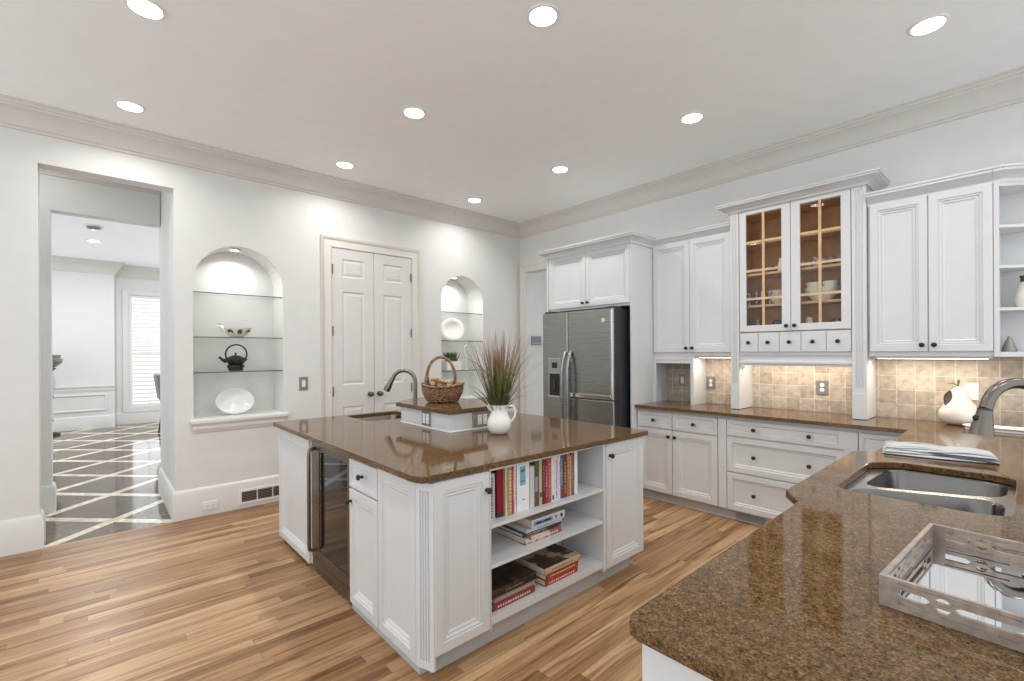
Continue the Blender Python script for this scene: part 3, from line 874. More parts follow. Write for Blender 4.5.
for a0, a1, kx in ((-1.692, -1.291, -1.318), (-1.287, -0.884, -1.258)):
    g0, g1 = a0 + 0.055, a1 - 0.065 if a0 < -1.5 else a1 - 0.066
    if a0 > -1.5: g0 = a0 + 0.066; g1 = a1 - 0.062
    z0, z1, h0, h1 = 1.585, 2.66, 1.64, 2.602
    q = MB()
    q.prism([(a0, z0), (a1, z0), (a1, z1 - 0.024), (a0, z1 - 0.024)], lambda u, v, d: (u, d, v), TF + 0.0005, TF + 0.0195, [[(g0, h0), (g1, h0), (g1, h1), (g0, h1)]])
    d = q.build('door', 'cab', t, bevel=0.002)
    q = MB(); q.box(g0 - 0.004, g1 + 0.004, TF + 0.012, TF + 0.015, h0 - 0.004, h1 + 0.004); q.build('glass', 'cab_glass', d)
    gm = (g0 + g1) / 2
    q = MB(); q.box(gm - 0.010, gm + 0.010, TF + 0.002, TF + 0.011, h0, h1)
    for z in (1.868, 2.112, 2.358):
        q.box(g0, g1, TF + 0.0025, TF + 0.0105, z - 0.010, z + 0.010)
    q.build('muntin', 'maple', d)
    q = MB(); q.lathe(KNOB, (kx, TF, 1.625), 14, ax=(0, -1, 0)); q.build('knob', 'bronze', d, smooth=True)
ed = [-1.690, -1.542, -1.378, -1.218, -1.045, -0.885]
for i in range(5):
    front(t, 'drawer', NY, TF + 0.02, ed[i] + 0.002, ed[i + 1] - 0.002, 1.412, 1.572, [((ed[i] + ed[i + 1]) / 2, 1.492)], prof=FLATP)
q = MB(); q.sweep([(-1.697, TF + 0.03), (-0.879, TF + 0.03)], [(0, 1.295), (0.010, 1.295), (0.014, 1.31), (0.022, 1.315), (0.022, 1.332), (0.012, 1.338), (0.012, 1.375), (0.022, 1.382), (0.026, 1.399), (0, 1.399)], XZ); q.build('valance', 'cab', t)
q = MB(); q.box(-1.69, -1.655, TF + 0.004, TF + 0.03, 1.270, 1.296); q.box(-1.68, -1.67, TF + 0.008, TF + 0.02, 1.256, 1.270); q.build('towel_hook', 'cab', t)
cornice(t, [(-1.772, WY - 0.001), (-1.772, TF), (-0.788, TF), (-0.788, WY - 0.001)], 2.638, 1.25, 0.80)

t = thing('upper_cabinet', 'white two-door wall cabinet right of the glass-door cabinet, above the pear', 'cabinet', (-0.45, 4.4, 1.375))
q = MB(); q.box(-0.786, -0.142, UF + 0.02, WY - 0.0005, 1.375, 2.50); q.build('carcass', 'cab', t)
front(t, 'door', NY, UF + 0.02, -0.775, -0.456, 1.41, 2.480, [(-0.485, 1.455)])
front(t, 'door', NY, UF + 0.02, -0.450, -0.144, 1.41, 2.480, [(-0.422, 1.455)])
cornice(t, [(-0.786, UF + 0.018), (-0.142, UF + 0.018)], 2.475)

t = thing('open_corner_shelf', 'white open shelf unit angled at the end of the wall cabinets', 'shelf unit', (0.02, 4.4, 1.375))
tri = [(-0.114, UF + 0.006), (-0.098, UF + 0.006), (0.19, WY - 0.02), (0.19, WY - 0.001), (-0.114, WY - 0.001)]
q = MB(); q.box(-0.1405, -0.116, UF + 0.004, WY - 0.012, 1.375, 2.50); q.build('side_panel', 'cab', t)
q = MB(); q.box(-0.116, 0.19, WY - 0.012, WY - 0.001, 1.375, 2.50); q.build('back_panel', 'cab', t)
tri = [(-0.1155, UF + 0.006), (0.19, WY - 0.03), (0.19, WY - 0.0125), (-0.1155, WY - 0.0125)]
for z in (1.375, 1.668, 1.935, 2.190, 2.452):
    q = MB(); q.slab(tri, z, z + (0.030 if z < 1.4 or z > 2.4 else 0.018)); q.build('shelf', 'cab', t)
cornice(t, [(-0.1405, UF + 0.018), (-0.112, UF + 0.018), (0.19, WY - 0.02), (0.30, WY - 0.02)], 2.475)

# under-cabinet light bars
for xa, xb, y, z, p, lab in ((-2.12, -1.79, 4.33, 1.374, 0.6, 'slim under-cabinet light above the outlet beside the fridge'),
                       (-1.66, -0.92, 4.33, 1.399, 1.35, 'slim light bar under the five small drawers'),
                       (-0.76, -0.15, 4.33, 1.374, 1.1, 'slim light bar under the wall cabinet above the pear')):
    t = thing('light_bar', lab, 'light', ((xa + xb) / 2, y, z), 'light bars under the wall cabinets')
    q = MB(); q.box(xa, xb, y - 0.03, y + 0.03, z - 0.014, z - 0.0005); q.build('housing', 'white', t, bevel=0.003)
    q = MB(); q.box(xa + 0.02, xb - 0.02, y - 0.018, y + 0.018, z - 0.0165, z - 0.0142); q.build('lens', 'bar_lens', t)
    lamp('lamp', ((xa + xb) / 2, y, z - 0.02), BAR_W * p, (xb - xa) * 0.9, (1.0, 0.89, 0.74), t, shape='RECTANGLE', sy=0.03)

# ------------------------------------------------------------------ base cabinets, back run
BF = 3.945
TOP = 0.905
def base_unit(name, label, xa, xb, y=BF):
    t = thing(name, label, 'cabinet', ((xa + xb) / 2, 4.2, 0))
    q = MB(); q.box(xa, xb, y + 0.02, WY - 0.001, 0.09, 0.8765); q.build('carcass', 'cab', t)
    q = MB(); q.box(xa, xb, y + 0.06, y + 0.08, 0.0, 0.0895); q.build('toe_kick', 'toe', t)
    return t
t = base_unit('base_cabinet', 'white base cabinet with two drawers over two doors beside the fridge', -2.56, -1.77)
front(t, 'drawer', NY, BF + 0.02, -2.555, -2.192, 0.698, 0.848, [(-2.375, 0.772)])
front(t, 'drawer', NY, BF + 0.02, -2.186, -1.774, 0.698, 0.848, [(-1.98, 0.772)])
front(t, 'door', NY, BF + 0.02, -2.555, -2.192, 0.097, 0.688, [(-2.22, 0.632)])
front(t, 'door', NY, BF + 0.02, -2.186, -1.774, 0.097, 0.688, [(-2.157, 0.632)])
t = base_unit('drawer_base', 'white base cabinet of three wide drawers below the glass-door cabinet', -1.769, -0.79)
front(t, 'panel', NY, BF + 0.02, -1.767, -1.697, 0.097, 0.848, prof=FLATP, name='filler_panel')
front(t, 'panel', NY, BF + 0.02, -0.8765, -0.793, 0.097, 0.848, prof=FLATP, name='filler_panel')
for z0, z1 in ((0.715, 0.848), (0.415, 0.705), (0.097, 0.405)):
    front(t, 'drawer', NY, BF + 0.02, -1.692, -0.874, z0, z1, [(-1.475, (z0 + z1) / 2), (-1.085, (z0 + z1) / 2)], prof=DRAWP if z1 - z0 < .2 else DOORP[:4] + [(i - 0.012, d) for i, d in DOORP[4:]])
q = MB()
q.box(-1.66, -1.13, BF + 0.050, BF + 0.0595, 0.008, 0.082); q.build('vent_plate', 'toe', t)
q = MB()
for xa, xb in ((-1.64, -1.41), (-1.385, -1.15)):
    for i in range(6):
        q.box(xa, xb, BF + 0.047, BF + 0.0498, 0.018 + i * 0.010, 0.0235 + i * 0.010)
q.build('vent_slats', 'pewter', t)
t = base_unit('corner_base', 'white corner base cabinet where the two counters meet', -0.789, -0.40)
front(t, 'drawer', NY, BF + 0.02, -0.786, -0.404, 0.698, 0.848, [(-0.60, 0.772)])
front(t, 'door', NY, BF + 0.02, -0.786, -0.404, 0.097, 0.688, [(-0.44, 0.632)])

# peninsula base
t = thing('peninsula_cabinet', 'white cabinet end carrying the near end of the sink counter', 'cabinet', (0, 1.4, 0))
q = MB(); q.box(-0.475, 0.42, 0.789, 1.80, 0.09, 0.8765); q.build('carcass', 'cab', t)
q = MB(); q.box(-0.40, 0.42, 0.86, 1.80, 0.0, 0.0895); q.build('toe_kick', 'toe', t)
q = MB(); q.panel((-0.497, 0.789, 0.09), (1, 0, 0), (0, 0, 1), (0, -1, 0), 0.917, 0.786, [(0, 0), (0, 0.010), (0.002, 0.012)]); q.build('end_panel', 'cab', t)
q = MB(); q.panel((-0.475, 1.795, 0.10), (0, -1, 0), (0, 0, 1), (-1, 0, 0), 0.475, 0.75, DOORP); q.build('door', 'cab', t)
q = MB(); q.panel((-0.475, 1.315, 0.10), (0, -1, 0), (0, 0, 1), (-1, 0, 0), 0.475, 0.75, DOORP); q.build('door', 'cab', t)
t = thing('sink_cabinet', 'white cabinet under the stainless double sink', 'cabinet', (-0.05, 2.5, 0))
q = MB(); q.box(-0.545, -0.525, 1.93, 2.86, 0.09, 0.8765); q.box(-0.545, 0.42, 1.93, 1.95, 0.09, 0.8765); q.box(-0.545, 0.42, 2.84, 2.86, 0.09, 0.8765); q.box(0.40, 0.42, 1.95, 2.84, 0.09, 0.8765); q.box(-0.525, 0.40, 1.95, 2.84, 0.09, 0.11)
q.build('carcass', 'cab', t)
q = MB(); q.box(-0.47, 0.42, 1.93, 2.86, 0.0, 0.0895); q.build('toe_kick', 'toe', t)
for y1 in (2.39, 2.86):
    q = MB(); q.panel((-0.545, y1 - 0.005, 0.10), (0, -1, 0), (0, 0, 1), (-1, 0, 0), 0.455, 0.75, DOORP); q.build('door', 'cab', t)

# ------------------------------------------------------------------ countertops
def rrect(x0, x1, y0, y1, r, n=6):
    p = []
    for cx, cy, a0 in ((x1 - r, y0 + r, -90), (x1 - r, y1 - r, 0), (x0 + r, y1 - r, 90), (x0 + r, y0 + r, 180)):
        for i in range(n + 1):
            a = math.radians(a0 + 90 * i / n)
            p.append((cx + r * math.cos(a), cy + r * math.sin(a)))
    return p
SX0, SX1, SY0, SY1 = -0.486, -0.030, 2.085, 2.745
sink_hole = [(SX0, 2.105), (SX0 + 0.03, 2.068), (SX1 - 0.08, 2.060), (SX1, 2.10), (SX1, 2.71), (SX1 - 0.07, 2.745), (SX0 + 0.10, 2.745), (SX0, 2.66)]
def round_poly(p, r=0.03, n=4):
    out = []
    m = len(p)
    for i in range(m):
        a, b, c = Vector(p[i - 1]), Vector(p[i]), Vector(p[(i + 1) % m])
        d1, d2 = (a - b), (c - b)
        rr = min(r, d1.length * 0.45, d2.length * 0.45)
        q1 = b + d1.normalized() * rr; q2 = b + d2.normalized() * rr
        for k in range(n + 1):
            s_ = k / n
            out.append(tuple(q1 * (1 - s_) ** 2 + b * 2 * s_ * (1 - s_) + q2 * s_ ** 2))
    return out
sink_hole = round_poly(sink_hole, 0.05, 5)
corner = [(-0.527 + 0.04, 0.752), (-0.527 + 0.013, 0.765), (-0.527, 0.792)]
poly = [(0.62, 0.752)] + [(-0.49, 0.752), (-0.515, 0.762), (-0.527, 0.79)] + [(-0.527, 1.79), (-0.60, 1.90), (-0.60, 2.885), (-0.52, 2.985), (-0.52, 3.905)] + [(-2.560, 3.905), (-2.560, WY - 0.0005), (1.5, WY - 0.0005), (1.5, 3.905), (0.62, 3.905)]
q = MB(); q.slab(poly[::-1], 0.877, TOP, [sink_hole])
tag(q.build('countertop', 'quartz', bevel=0.004), 'speckled brown quartz countertop running along the back wall and round the sink', 'countertop')

# double sink, undermounted
t = thing('double_sink', 'stainless double-bowl sink set under the brown counter', 'sink', (-0.25, 2.41, 0.65))
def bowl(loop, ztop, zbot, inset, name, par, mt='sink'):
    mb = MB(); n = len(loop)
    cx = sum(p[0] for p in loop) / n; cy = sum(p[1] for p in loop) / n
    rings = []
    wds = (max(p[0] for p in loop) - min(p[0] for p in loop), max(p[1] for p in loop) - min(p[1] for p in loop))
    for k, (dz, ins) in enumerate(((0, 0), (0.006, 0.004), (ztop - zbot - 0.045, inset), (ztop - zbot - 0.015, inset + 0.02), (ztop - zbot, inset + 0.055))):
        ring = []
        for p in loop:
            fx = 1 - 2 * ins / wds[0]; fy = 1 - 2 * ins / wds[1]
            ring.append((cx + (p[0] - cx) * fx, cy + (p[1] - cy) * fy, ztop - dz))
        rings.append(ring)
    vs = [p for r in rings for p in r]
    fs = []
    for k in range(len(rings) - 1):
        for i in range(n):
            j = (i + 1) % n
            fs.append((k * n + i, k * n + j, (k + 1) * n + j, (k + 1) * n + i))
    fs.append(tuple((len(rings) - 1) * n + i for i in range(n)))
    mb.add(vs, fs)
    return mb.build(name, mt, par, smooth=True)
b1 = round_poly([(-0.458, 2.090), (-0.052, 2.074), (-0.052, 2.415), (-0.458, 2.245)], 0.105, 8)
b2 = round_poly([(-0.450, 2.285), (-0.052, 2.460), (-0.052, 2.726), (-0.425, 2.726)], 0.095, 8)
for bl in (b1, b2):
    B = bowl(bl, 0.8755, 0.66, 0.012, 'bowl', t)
    cx = sum(p[0] for p in bl) / len(bl); cy = sum(p[1] for p in bl) / len(bl)
    q = MB(); q.lathe([(0.042, 0.6615), (0.042, 0.664), (0.030, 0.664), (0.024, 0.6618), (0, 0.6618)], (cx, cy, 0), 20); q.build('drain', 'chrome', B, smooth=True)
rim = round_poly([(SX0 - 0.02, 2.08), (SX0 + 0.01, 2.045), (SX1 - 0.06, 2.040), (SX1 + 0.02, 2.08), (SX1 + 0.02, 2.73), (SX1 - 0.05, 2.768), (SX0 + 0.09, 2.768), (SX0 - 0.02, 2.68)], 0.04, 4)
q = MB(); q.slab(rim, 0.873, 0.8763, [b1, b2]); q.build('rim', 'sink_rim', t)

# ------------------------------------------------------------------ island
IT = 0.90
q = MB()
ih = round_poly([(-3.79, 1.545), (-3.40, 1.545), (-3.35, 1.60), (-3.35, 2.0), (-3.79, 2.0)], 0.05, 4)
ipoly = round_poly([(-3.845, 1.003), (-1.745, 0.995), (-1.690, 1.015), (-1.670, 2.712), (-3.845, 2.712)], 0.018, 3)
q.slab(ipoly, 0.872, IT, [ih])
tag(q.build('island_countertop', 'quartz', bevel=0.004), 'polished brown quartz top of the white island', 'countertop')
t = thing('prep_sink', 'small prep sink set in the island top beside the dark faucet', 'sink', (-3.57, 1.77, 0.70))
q = ih
bowl(ih, 0.870, 0.70, 0.015, 'bowl', t, 'prep')
rim = round_poly([(-3.81, 1.525), (-3.39, 1.525), (-3.33, 1.59), (-3.33, 2.02), (-3.81, 2.02)], 0.04, 3)
q = MB(); q.slab(rim, 0.867, 0.8705, [ih]); q.build('rim', 'prep', t)
q = MB(); q.lathe([(0.035, 0.7015), (0.035, 0.704), (0, 0.704)], (-3.57, 1.77, 0), 18); q.build('drain', 'chrome', t, smooth=True)

IY, IX = 1.06, -1.72         # carcass planes of the left face and the front face
# left end unit
t = thing('island_end_cabinet', 'white panelled island cabinet left of the wine cooler', 'cabinet', (-3.5, 1.5, 0))
q = MB(); q.box(-3.825, -3.142, IY, 1.50, 0.035, 0.8715); q.build('carcass', 'cab', t)
q = MB(); q.box(-3.79, -3.142, IY + 0.04, 1.5, 0.0, 0.0345); q.build('toe_kick', 'toe', t)
front(t, 'door', NY, IY, -3.822, -3.165, 0.038, 0.852)
# wine cooler
t = thing('wine_cooler', 'built-in stainless wine cooler with a dark glass door in the island', 'wine cooler', (-2.83, 1.3, 0))
q = MB(); q.box(-3.138, -2.522, IY + 0.03, 1.62, 0.03, 0.858); q.build('body', 'charcoal', t)
q = MB(); q.box(-3.12, -2.54, IY + 0.05, IY + 0.08, 0.0, 0.0295); q.build('kick_grille', 'black', t)
xa, xb = -3.132, -2.528
q = MB(); q.prism([(xa, 0.10), (xb, 0.10), (xb, 0.845), (xa, 0.845)], lambda u, v, d: (u, d, v), IY - 0.010, IY + 0.028, [[(xa + 0.125, 0.165), (xb - 0.03, 0.165), (xb - 0.03, 0.80), (xa + 0.125, 0.80)]])
d = q.build('door', 'cooler', t, bevel=0.003)
q = MB(); q.box(xa + 0.12, xb - 0.025, IY - 0.004, IY + 0.004, 0.16, 0.805); q.build('glass', 'dark_glass', d)
q = MB(); q.tube([(xa + 0.06, IY - 0.012, 0.155), (xa + 0.06, IY - 0.045, 0.165), (xa + 0.06, IY - 0.048, 0.20), (xa + 0.06, IY - 0.048, 0.77), (xa + 0.06, IY - 0.045, 0.80), (xa + 0.06, IY - 0.012, 0.81)], 0.011, 10); q.build('handle', 'cooler', d, smooth=True)
q = MB(); q.box(xa, xb, IY - 0.006, IY + 0.028, 0.032, 0.094); q.build('vent_rail', 'cooler', t, bevel=0.002)
# drawer and door unit with fixed end panel and fluted corner
t = thing('island_drawer_cabinet', 'narrow white island cabinet with one drawer over a door, right of wine cooler', 'cabinet', (-2.15, 1.3, 0))
q = MB(); q.slab([(-2.518, IY), (-1.80, IY), (-1.80, 1.38), (-2.518, 1.38)], 0.045, 0.8715); q.build('carcass', 'cab', t)
q = MB(); q.slab([(-2.518, IY + 0.0), (-1.80, IY + 0.0), (-1.795, 1.075), (-1.795, 1.38), (-2.518, 1.38)], 0.0, 0.0445); q.build('toe_kick', 'toe', t)
front(t, 'drawer', NY, IY, -2.505, -2.168, 0.688, 0.842, [(-2.335, 0.772)])
front(t, 'door', NY, IY, -2.505, -2.168, 0.052, 0.678, [(-2.478, 0.612)])
front(t, 'panel', NY, IY, -2.158, -1.800, 0.052, 0.852, name='end_panel')
# front corner door unit
t = thing('island_door_cabinet', 'white single-door island cabinet left of the book shelves', 'cabinet', (-1.9, 1.24, 0))
q = MB(); q.box(IX - 0.012, IX, 1.088, 1.3845, 0.10, 0.8715); q.build('carcass', 'cab', t)
front(t, 'door', PX, IX, 1.079, 1.384, 0.112, 0.862, [(1.364, 0.775)])
q = MB(); q.box(-1.79, -1.77, 1.10, 1.385, 0.0, 0.099); q.build('toe_kick', 'toe', t)
q = MB()
pa, pb = Vector((-1.792, 1.0405)), Vector((-1.702, 1.0735))
dv = (pb - pa).normalized(); nv = Vector((dv.y, -dv.x))
fluted(q, lambda u, o, z: (pa.x + dv.x * u + nv.x * (o - 0.013), pa.y + dv.y * u + nv.y * (o - 0.013), z), (pb - pa).length, 0.052, 0.858, n=4)
q.build('pilaster', 'cab', t)
# open book shelves
t = thing('island_bookcase', 'open white shelves in the island end holding books', 'bookcase', (-1.9, 1.83, 0))
q = MB(); q.box(-2.06, -2.04, 1.393, 2.262, 0.10, 0.8715); q.build('back_panel', 'cab', t)
q = MB(); q.box(-2.04, IX + 0.018, 1.386, 1.3925, 0.10, 0.8715); q.build('side_panel', 'cab', t)
q = MB(); q.box(-2.04, IX + 0.018, 2.262, 2.284, 0.10, 0.8715); q.build('side_panel', 'cab', t)
SH = (0.160, 0.408, 0.600)
for z, n_ in zip(SH, (0.036, 0.018, 0.018)):
    q = MB(); q.box(-2.04, IX + 0.014, 1.393, 2.2615, z - n_, z); q.build('shelf', 'cab', t, bevel=0.001)
q = MB(); q.box(IX - 0.005, IX + 0.018, 1.393, 2.2615, 0.858, 0.8715); q.build('top_rail', 'cab', t)
q = MB(); q.box(-1.79, -1.77, 1.386, 2.284, 0.0, 0.122); q.build('toe_kick', 'toe', t)
# right door unit
t = thing('island_door_cabinet', 'white single-door island cabinet right of the book shelves', 'cabinet', (-2.0, 2.48, 0))
q = MB(); q.box(-2.6, IX, 2.286, 2.692, 0.10, 0.8715); q.build('carcass', 'cab', t)
front(t, 'door', PX, IX, 2.292, 2.690, 0.108, 0.862, [(2.322, 0.79)])
q = MB(); q.box(-2.6, -1.77, 2.286, 2.63, 0.0, 0.099); q.build('toe_kick', 'toe', t)

t = thing('island_back_panel', 'white panelled back of the island facing the fridge', 'panel', (-3.2, 2.67, 0))
q = MB(); q.box(-3.825, -2.605, 2.67, 2.69, 0.0, 0.8705); q.build('board', 'cab', t)
# raised outlet box on the island
t = thing('raised_outlet_box', 'low white box with brown stone top standing on the island', 'raised ledge', (-2.9, 1.95, IT))
rp = [(-3.145, 1.708), (-2.497, 1.708), (-2.497, 2.20), (-3.33, 2.20), (-3.33, 1.97)]
q = MB(); q.slab(rp, IT + 0.0005, 1.02); q.build('box', 'cab', t)
rq = [(-3.185, 1.684), (-2.48, 1.684), (-2.48, 2.225), (-3.38, 2.225), (-3.38, 1.962)]
q = MB(); q.slab(rq, 1.0202, 1.05); q.build('stone_top', 'quartz', t, bevel=0.004)
q = MB(); q.sweep(rp, [(0, IT + 0.0005), (0.007, IT + 0.0005), (0.007, IT + 0.007), (0.002, IT + 0.012), (0, IT + 0.012)], XZ, closed=True); q.build('base_moulding', 'cab', t)
def outlet(name, label, fn, group=None, kind='duplex', plate='pewter', cover='white', w=0.072, h=0.118, horiz=False):
    """fn(u, v, out) -> 3D"""
    O = Vector(fn(0, 0, 0))
    t = thing(name, label, name.split('_')[-1], O, group)
    U = Vector(fn(1, 0, 0)) - O; V = Vector(fn(0, 1, 0)) - O; N = Vector(fn(0, 0, 1)) - O
    q = MB(); q.panel(O - U * w / 2 - V * h / 2, U, V, N, w, h, [(0, 0.0005), (0, 0.004), (0.004, 0.0065), (0.014, 0.0065)]); q.build('cover_plate', plate, t)
    g = 2 if kind != 'duplex2' else 2
    if kind == 'duplex':
        for s_ in (-1, 1):
            o = O + V * 0.020 * s_
            q = MB(); q.lathe([(0.0165, 0.006), (0.0165, 0.009), (0.014, 0.0095), (0, 0.0095)], o, 18, ax=N); r = q.build('receptacle', cover, t)
            q = MB()
            for e in (-1, 1):
                q.panel(o + U * (0.006 * e - 0.001) - V * 0.004 + N * 0.0094, U, V, N, 0.002, 0.008, [(0, 0), (0, 0.0004)])
            q.build('slots', 'black', r)
    elif kind == 'quad':
        for s_ in (-1, 1):
            q = MB(); q.panel(O + U * (0.023 * s_ - 0.0165) - V * 0.0335, U, V, N, 0.033, 0.067, [(0, 0.006), (0, 0.009), (0.002, 0.010)]); r = q.build('receptacle', cover, t)
            q = MB()
            for k in (-1, 1):
                for e in (-1, 1):
                    q.panel(O + U * (0.023 * s_ + 0.006 * e - 0.001) + V * (0.018 * k - 0.004) + N * 0.0099, U, V, N, 0.002, 0.008, [(0, 0), (0, 0.0004)])
            q.build('slots', 'black', r)
    else:
        q = MB(); q.panel(O - U * 0.0165 - V * 0.0335, U, V, N, 0.033, 0.067, [(0, 0.006), (0, 0.010), (0.004, 0.012)]); q.build('rocker', cover, t)
    return t
outlet('wall_outlet', 'pewter double outlet on the long side of the raised island box', lambda u, v, o: (-2.785 + u, 1.7075 - o, 0.965 + v), 'outlets on the raised island box', 'quad', w=0.115, h=0.098)
outlet('wall_outlet', 'pewter double outlet on the short side of the raised box, behind the white pitcher', lambda u, v, o: (-2.4965 + o, 1.965 + u, 0.965 + v), 'outlets on the raised island box', 'quad', w=0.16, h=0.098)
outlet('light_switch', 'pewter light switch on the wall left of the white double door', lambda u, v, o: (WX + o, 1.556 + u, 1.12 + v), None, 'rocker', 'pewter', w=0.085, h=0.135)
outlet('wall_outlet', 'white outlet low in the baseboard right of the open doorway', lambda u, v, o: (WX + 0.022 + o, 0.755 + v, 0.085 + u), None, 'duplex', 'white', w=0.075, h=0.12)
outlet('wall_outlet', 'pewter outlet on the tiles below the five small drawers', lambda u, v, o: (-1.147 + u, WY - 0.012 - o, 1.112 + v), None, 'duplex', 'pewter', w=0.085, h=0.125)
outlet('wall_outlet', 'pewter outlet on the lit tiles right of the appliance recess', lambda u, v, o: (-2.088 + u, WY - 0.012 - o, 1.108 + v), None, 'duplex', 'pewter', w=0.085, h=0.125)
outlet('wall_outlet', 'outlet on the dark tiles inside the appliance recess', lambda u, v, o: (-2.385 + u, WY - 0.012 - o, 1.125 + v), None, 'rocker', 'pewter', w=0.075, h=0.118)
outlet('wall_outlet', 'white outlet on the tiles behind the pear', lambda u, v, o: (-0.262 + u, WY - 0.012 - o, 1.13 + v), None, 'duplex', 'white', w=0.075, h=0.118)
# keypad in the hall
t = thing('alarm_keypad', 'grey alarm keypad on the wall inside the doorway beside the fridge', 'keypad', (-4.72, 4.71, 1.59))
q = MB(); q.panel((-4.7195, 4.615, 1.525), (0, 1, 0), (0, 0, 1), (1, 0, 0), 0.19, 0.125, [(0, 0), (0, 0.018), (0.006, 0.024)]); q.build('housing', 'pewter', t)
q = MB(); q.panel((-4.695, 4.628, 1.56), (0, 1, 0), (0, 0, 1), (1, 0, 0), 0.164, 0.075, [(0, 0), (0, 0.002)]); q.build('screen', 'lilac', t)
# baseboard vent
t = thing('floor_vent', 'white vent grille in the baseboard below the niche with the teapot', 'vent', (WX + 0.022, 1.15, 0.04))
q = MB(); q.panel((WX + 0.0225, 0.975, 0.035), (0, 1, 0), (0, 0, 1), (1, 0, 0), 0.44, 0.135, [(0, 0), (0, 0.004), (0.004, 0.006), (0.02, 0.006), (0.02, 0.002)]); q.build('frame', 'white', t)
for k in range(3):
    y0 = 1.0 + k * 0.133
    q = MB(); q.box(WX + 0.0246, WX + 0.0254, y0, y0 + 0.122, 0.057, 0.148); q.build('opening', 'black', t)
    q = MB()
    for i in range(6):
        q.box(WX + 0.0256, WX + 0.0285, y0, y0 + 0.122, 0.063 + i * 0.015, 0.069 + i * 0.015)
    q.build('louvre', 'pewter', t)

# ------------------------------------------------------------------ faucets
def arc_pts(c, u, r, a0, a1, n=14):
    c, u = Vector(c), Vector(u)
    return [c + u * r * math.cos(math.radians(a0 + (a1 - a0) * i / n)) + Vector((0, 0, 1)) * r * math.sin(math.radians(a0 + (a1 - a0) * i / n)) for i in range(n + 1)]
t = thing('island_faucet', 'dark nickel gooseneck faucet rising behind the raised island box', 'faucet', (-3.52, 2.048, IT))
B = Vector((-3.52, 2.048, IT)); d_ = Vector((-0.62, -0.78, 0)).normalized(); r_ = 0.098
q = MB(); q.lathe([(0.032, 0.0006), (0.032, 0.008), (0.026, 0.014), (0.022, 0.06), (0.017, 0.07)], B, 20); q.build('base', 'gunmetal', t, smooth=True)
pts = [B + Vector((0, 0, 0.06)), B + Vector((0, 0, 0.20))] + arc_pts(B + d_ * r_ + Vector((0, 0, 0.272)), d_, r_, 180, 22)
q = MB(); q.tube(pts, 0.0165, 12); q.build('spout', 'gunmetal', t, smooth=True)
e = pts[-1]; dd = (pts[-1] - pts[-2]).normalized()
q = MB(); q.tube([e, e + dd * 0.03, e + dd * 0.10, e + dd * 0.125], [0.0175, 0.020, 0.029, 0.027], 14); q.build('spray_head', 'gunmetal', t, smooth=True)
q = MB(); q.tube([B + Vector((0.02, 0.0, 0.045)), B + Vector((0.05, 0.04, 0.055)), B + Vector((0.09, 0.085, 0.075))], [0.008, 0.007, 0.006], 8); q.build('lever', 'gunmetal', t, smooth=True)

t = thing('sink_faucet', 'brushed nickel pull-down faucet over the double sink at right edge', 'faucet', (0.047, 2.567, TOP))
B = Vector((0.047, 2.567, TOP))
q = MB(); q.lathe([(0.033, 0.0006), (0.033, 0.008), (0.028, 0.016), (0.024, 0.10), (0.018, 0.115)], B, 20); q.build('base', 'nickel', t, smooth=True)
rr = 0.103
cz = 0.290
u_ = Vector((-0.72, -0.69, 0)).normalized()
pts = [B + Vector((0, 0, 0.10)), B + Vector((0, 0, 0.22))] + arc_pts(B + u_ * rr + Vector((0, 0, cz)), u_, rr, 180, 12)
e = pts[-1]; dd = (pts[-1] - pts[-2]).normalized()
pts += [e + dd * 0.012 + u_ * 0.001]
q = MB(); q.tube(pts, 0.0195, 14); q.build('spout', 'nickel', t, smooth=True)
e = pts[-1]; dd = Vector((u_.x * 0.16, u_.y * 0.16, -1)).normalized()
q = MB(); q.tube([e, e + dd * 0.008], 0.0215, 16); q.build('collar', 'charcoal', t, smooth=True)
q = MB(); q.tube([e + dd * 0.008, e + dd * 0.03, e + dd * 0.088, e + dd * 0.10], [0.0215, 0.024, 0.035, 0.0375], 18); sh = q.build('spray_head', 'nickel', t, smooth=True)
side = Vector((-0.75, -0.6, 0)).normalized()
q = MB(); q.lathe([(0.011, -0.003), (0.011, 0.005), (0.008, 0.008), (0, 0.0085)], e + dd * 0.036 + side * 0.0235, 14, sx=1, sy=1, ax=side); q.build('button', 'black', t, smooth=True).parent = sh
q = MB(); q.tube([B + Vector((0.0, 0.02, 0.07)), B + Vector((0.01, 0.06, 0.08)), B + Vector((0.02, 0.11, 0.10))], [0.010, 0.008, 0.007], 8); q.build('lever', 'nickel', t, smooth=True)

# ------------------------------------------------------------------ things on the island
# pitcher with grass
PC = Vector((-2.265, 1.925, IT + 0.0008))
t = thing('potted_grass', 'tall ornamental grass standing in a white pitcher on the island', 'plant', PC)
q = MB()
q.lathe([(0.0, 0.003), (0.035, 0.003), (0.042, 0.0), (0.052, 0.004), (0.070, 0.028), (0.078, 0.060), (0.074, 0.090), (0.060, 0.118), (0.052, 0.138), (0.052, 0.155), (0.060, 0.178), (0.064, 0.186), (0.060, 0.186), (0.048, 0.155), (0.048, 0.138), (0.055, 0.118), (0, 0.110)], PC, 32)
pt = q.build('pitcher', 'ceramic', t, smooth=True)
rt = Vector((0.669, 0.743, 0))
q = MB(); q.tube([PC + rt * 0.056 + Vector((0, 0, 0.172)), PC + rt * 0.085 + Vector((0, 0, 0.178)), PC + rt * 0.103 + Vector((0, 0, 0.150)), PC + rt * 0.100 + Vector((0, 0, 0.110)), PC + rt * 0.078 + Vector((0, 0, 0.078)), PC + rt * 0.068 + Vector((0, 0, 0.068))], 0.010, 10, flat=0.7)
q.build('handle', 'ceramic', t, smooth=True).parent = pt
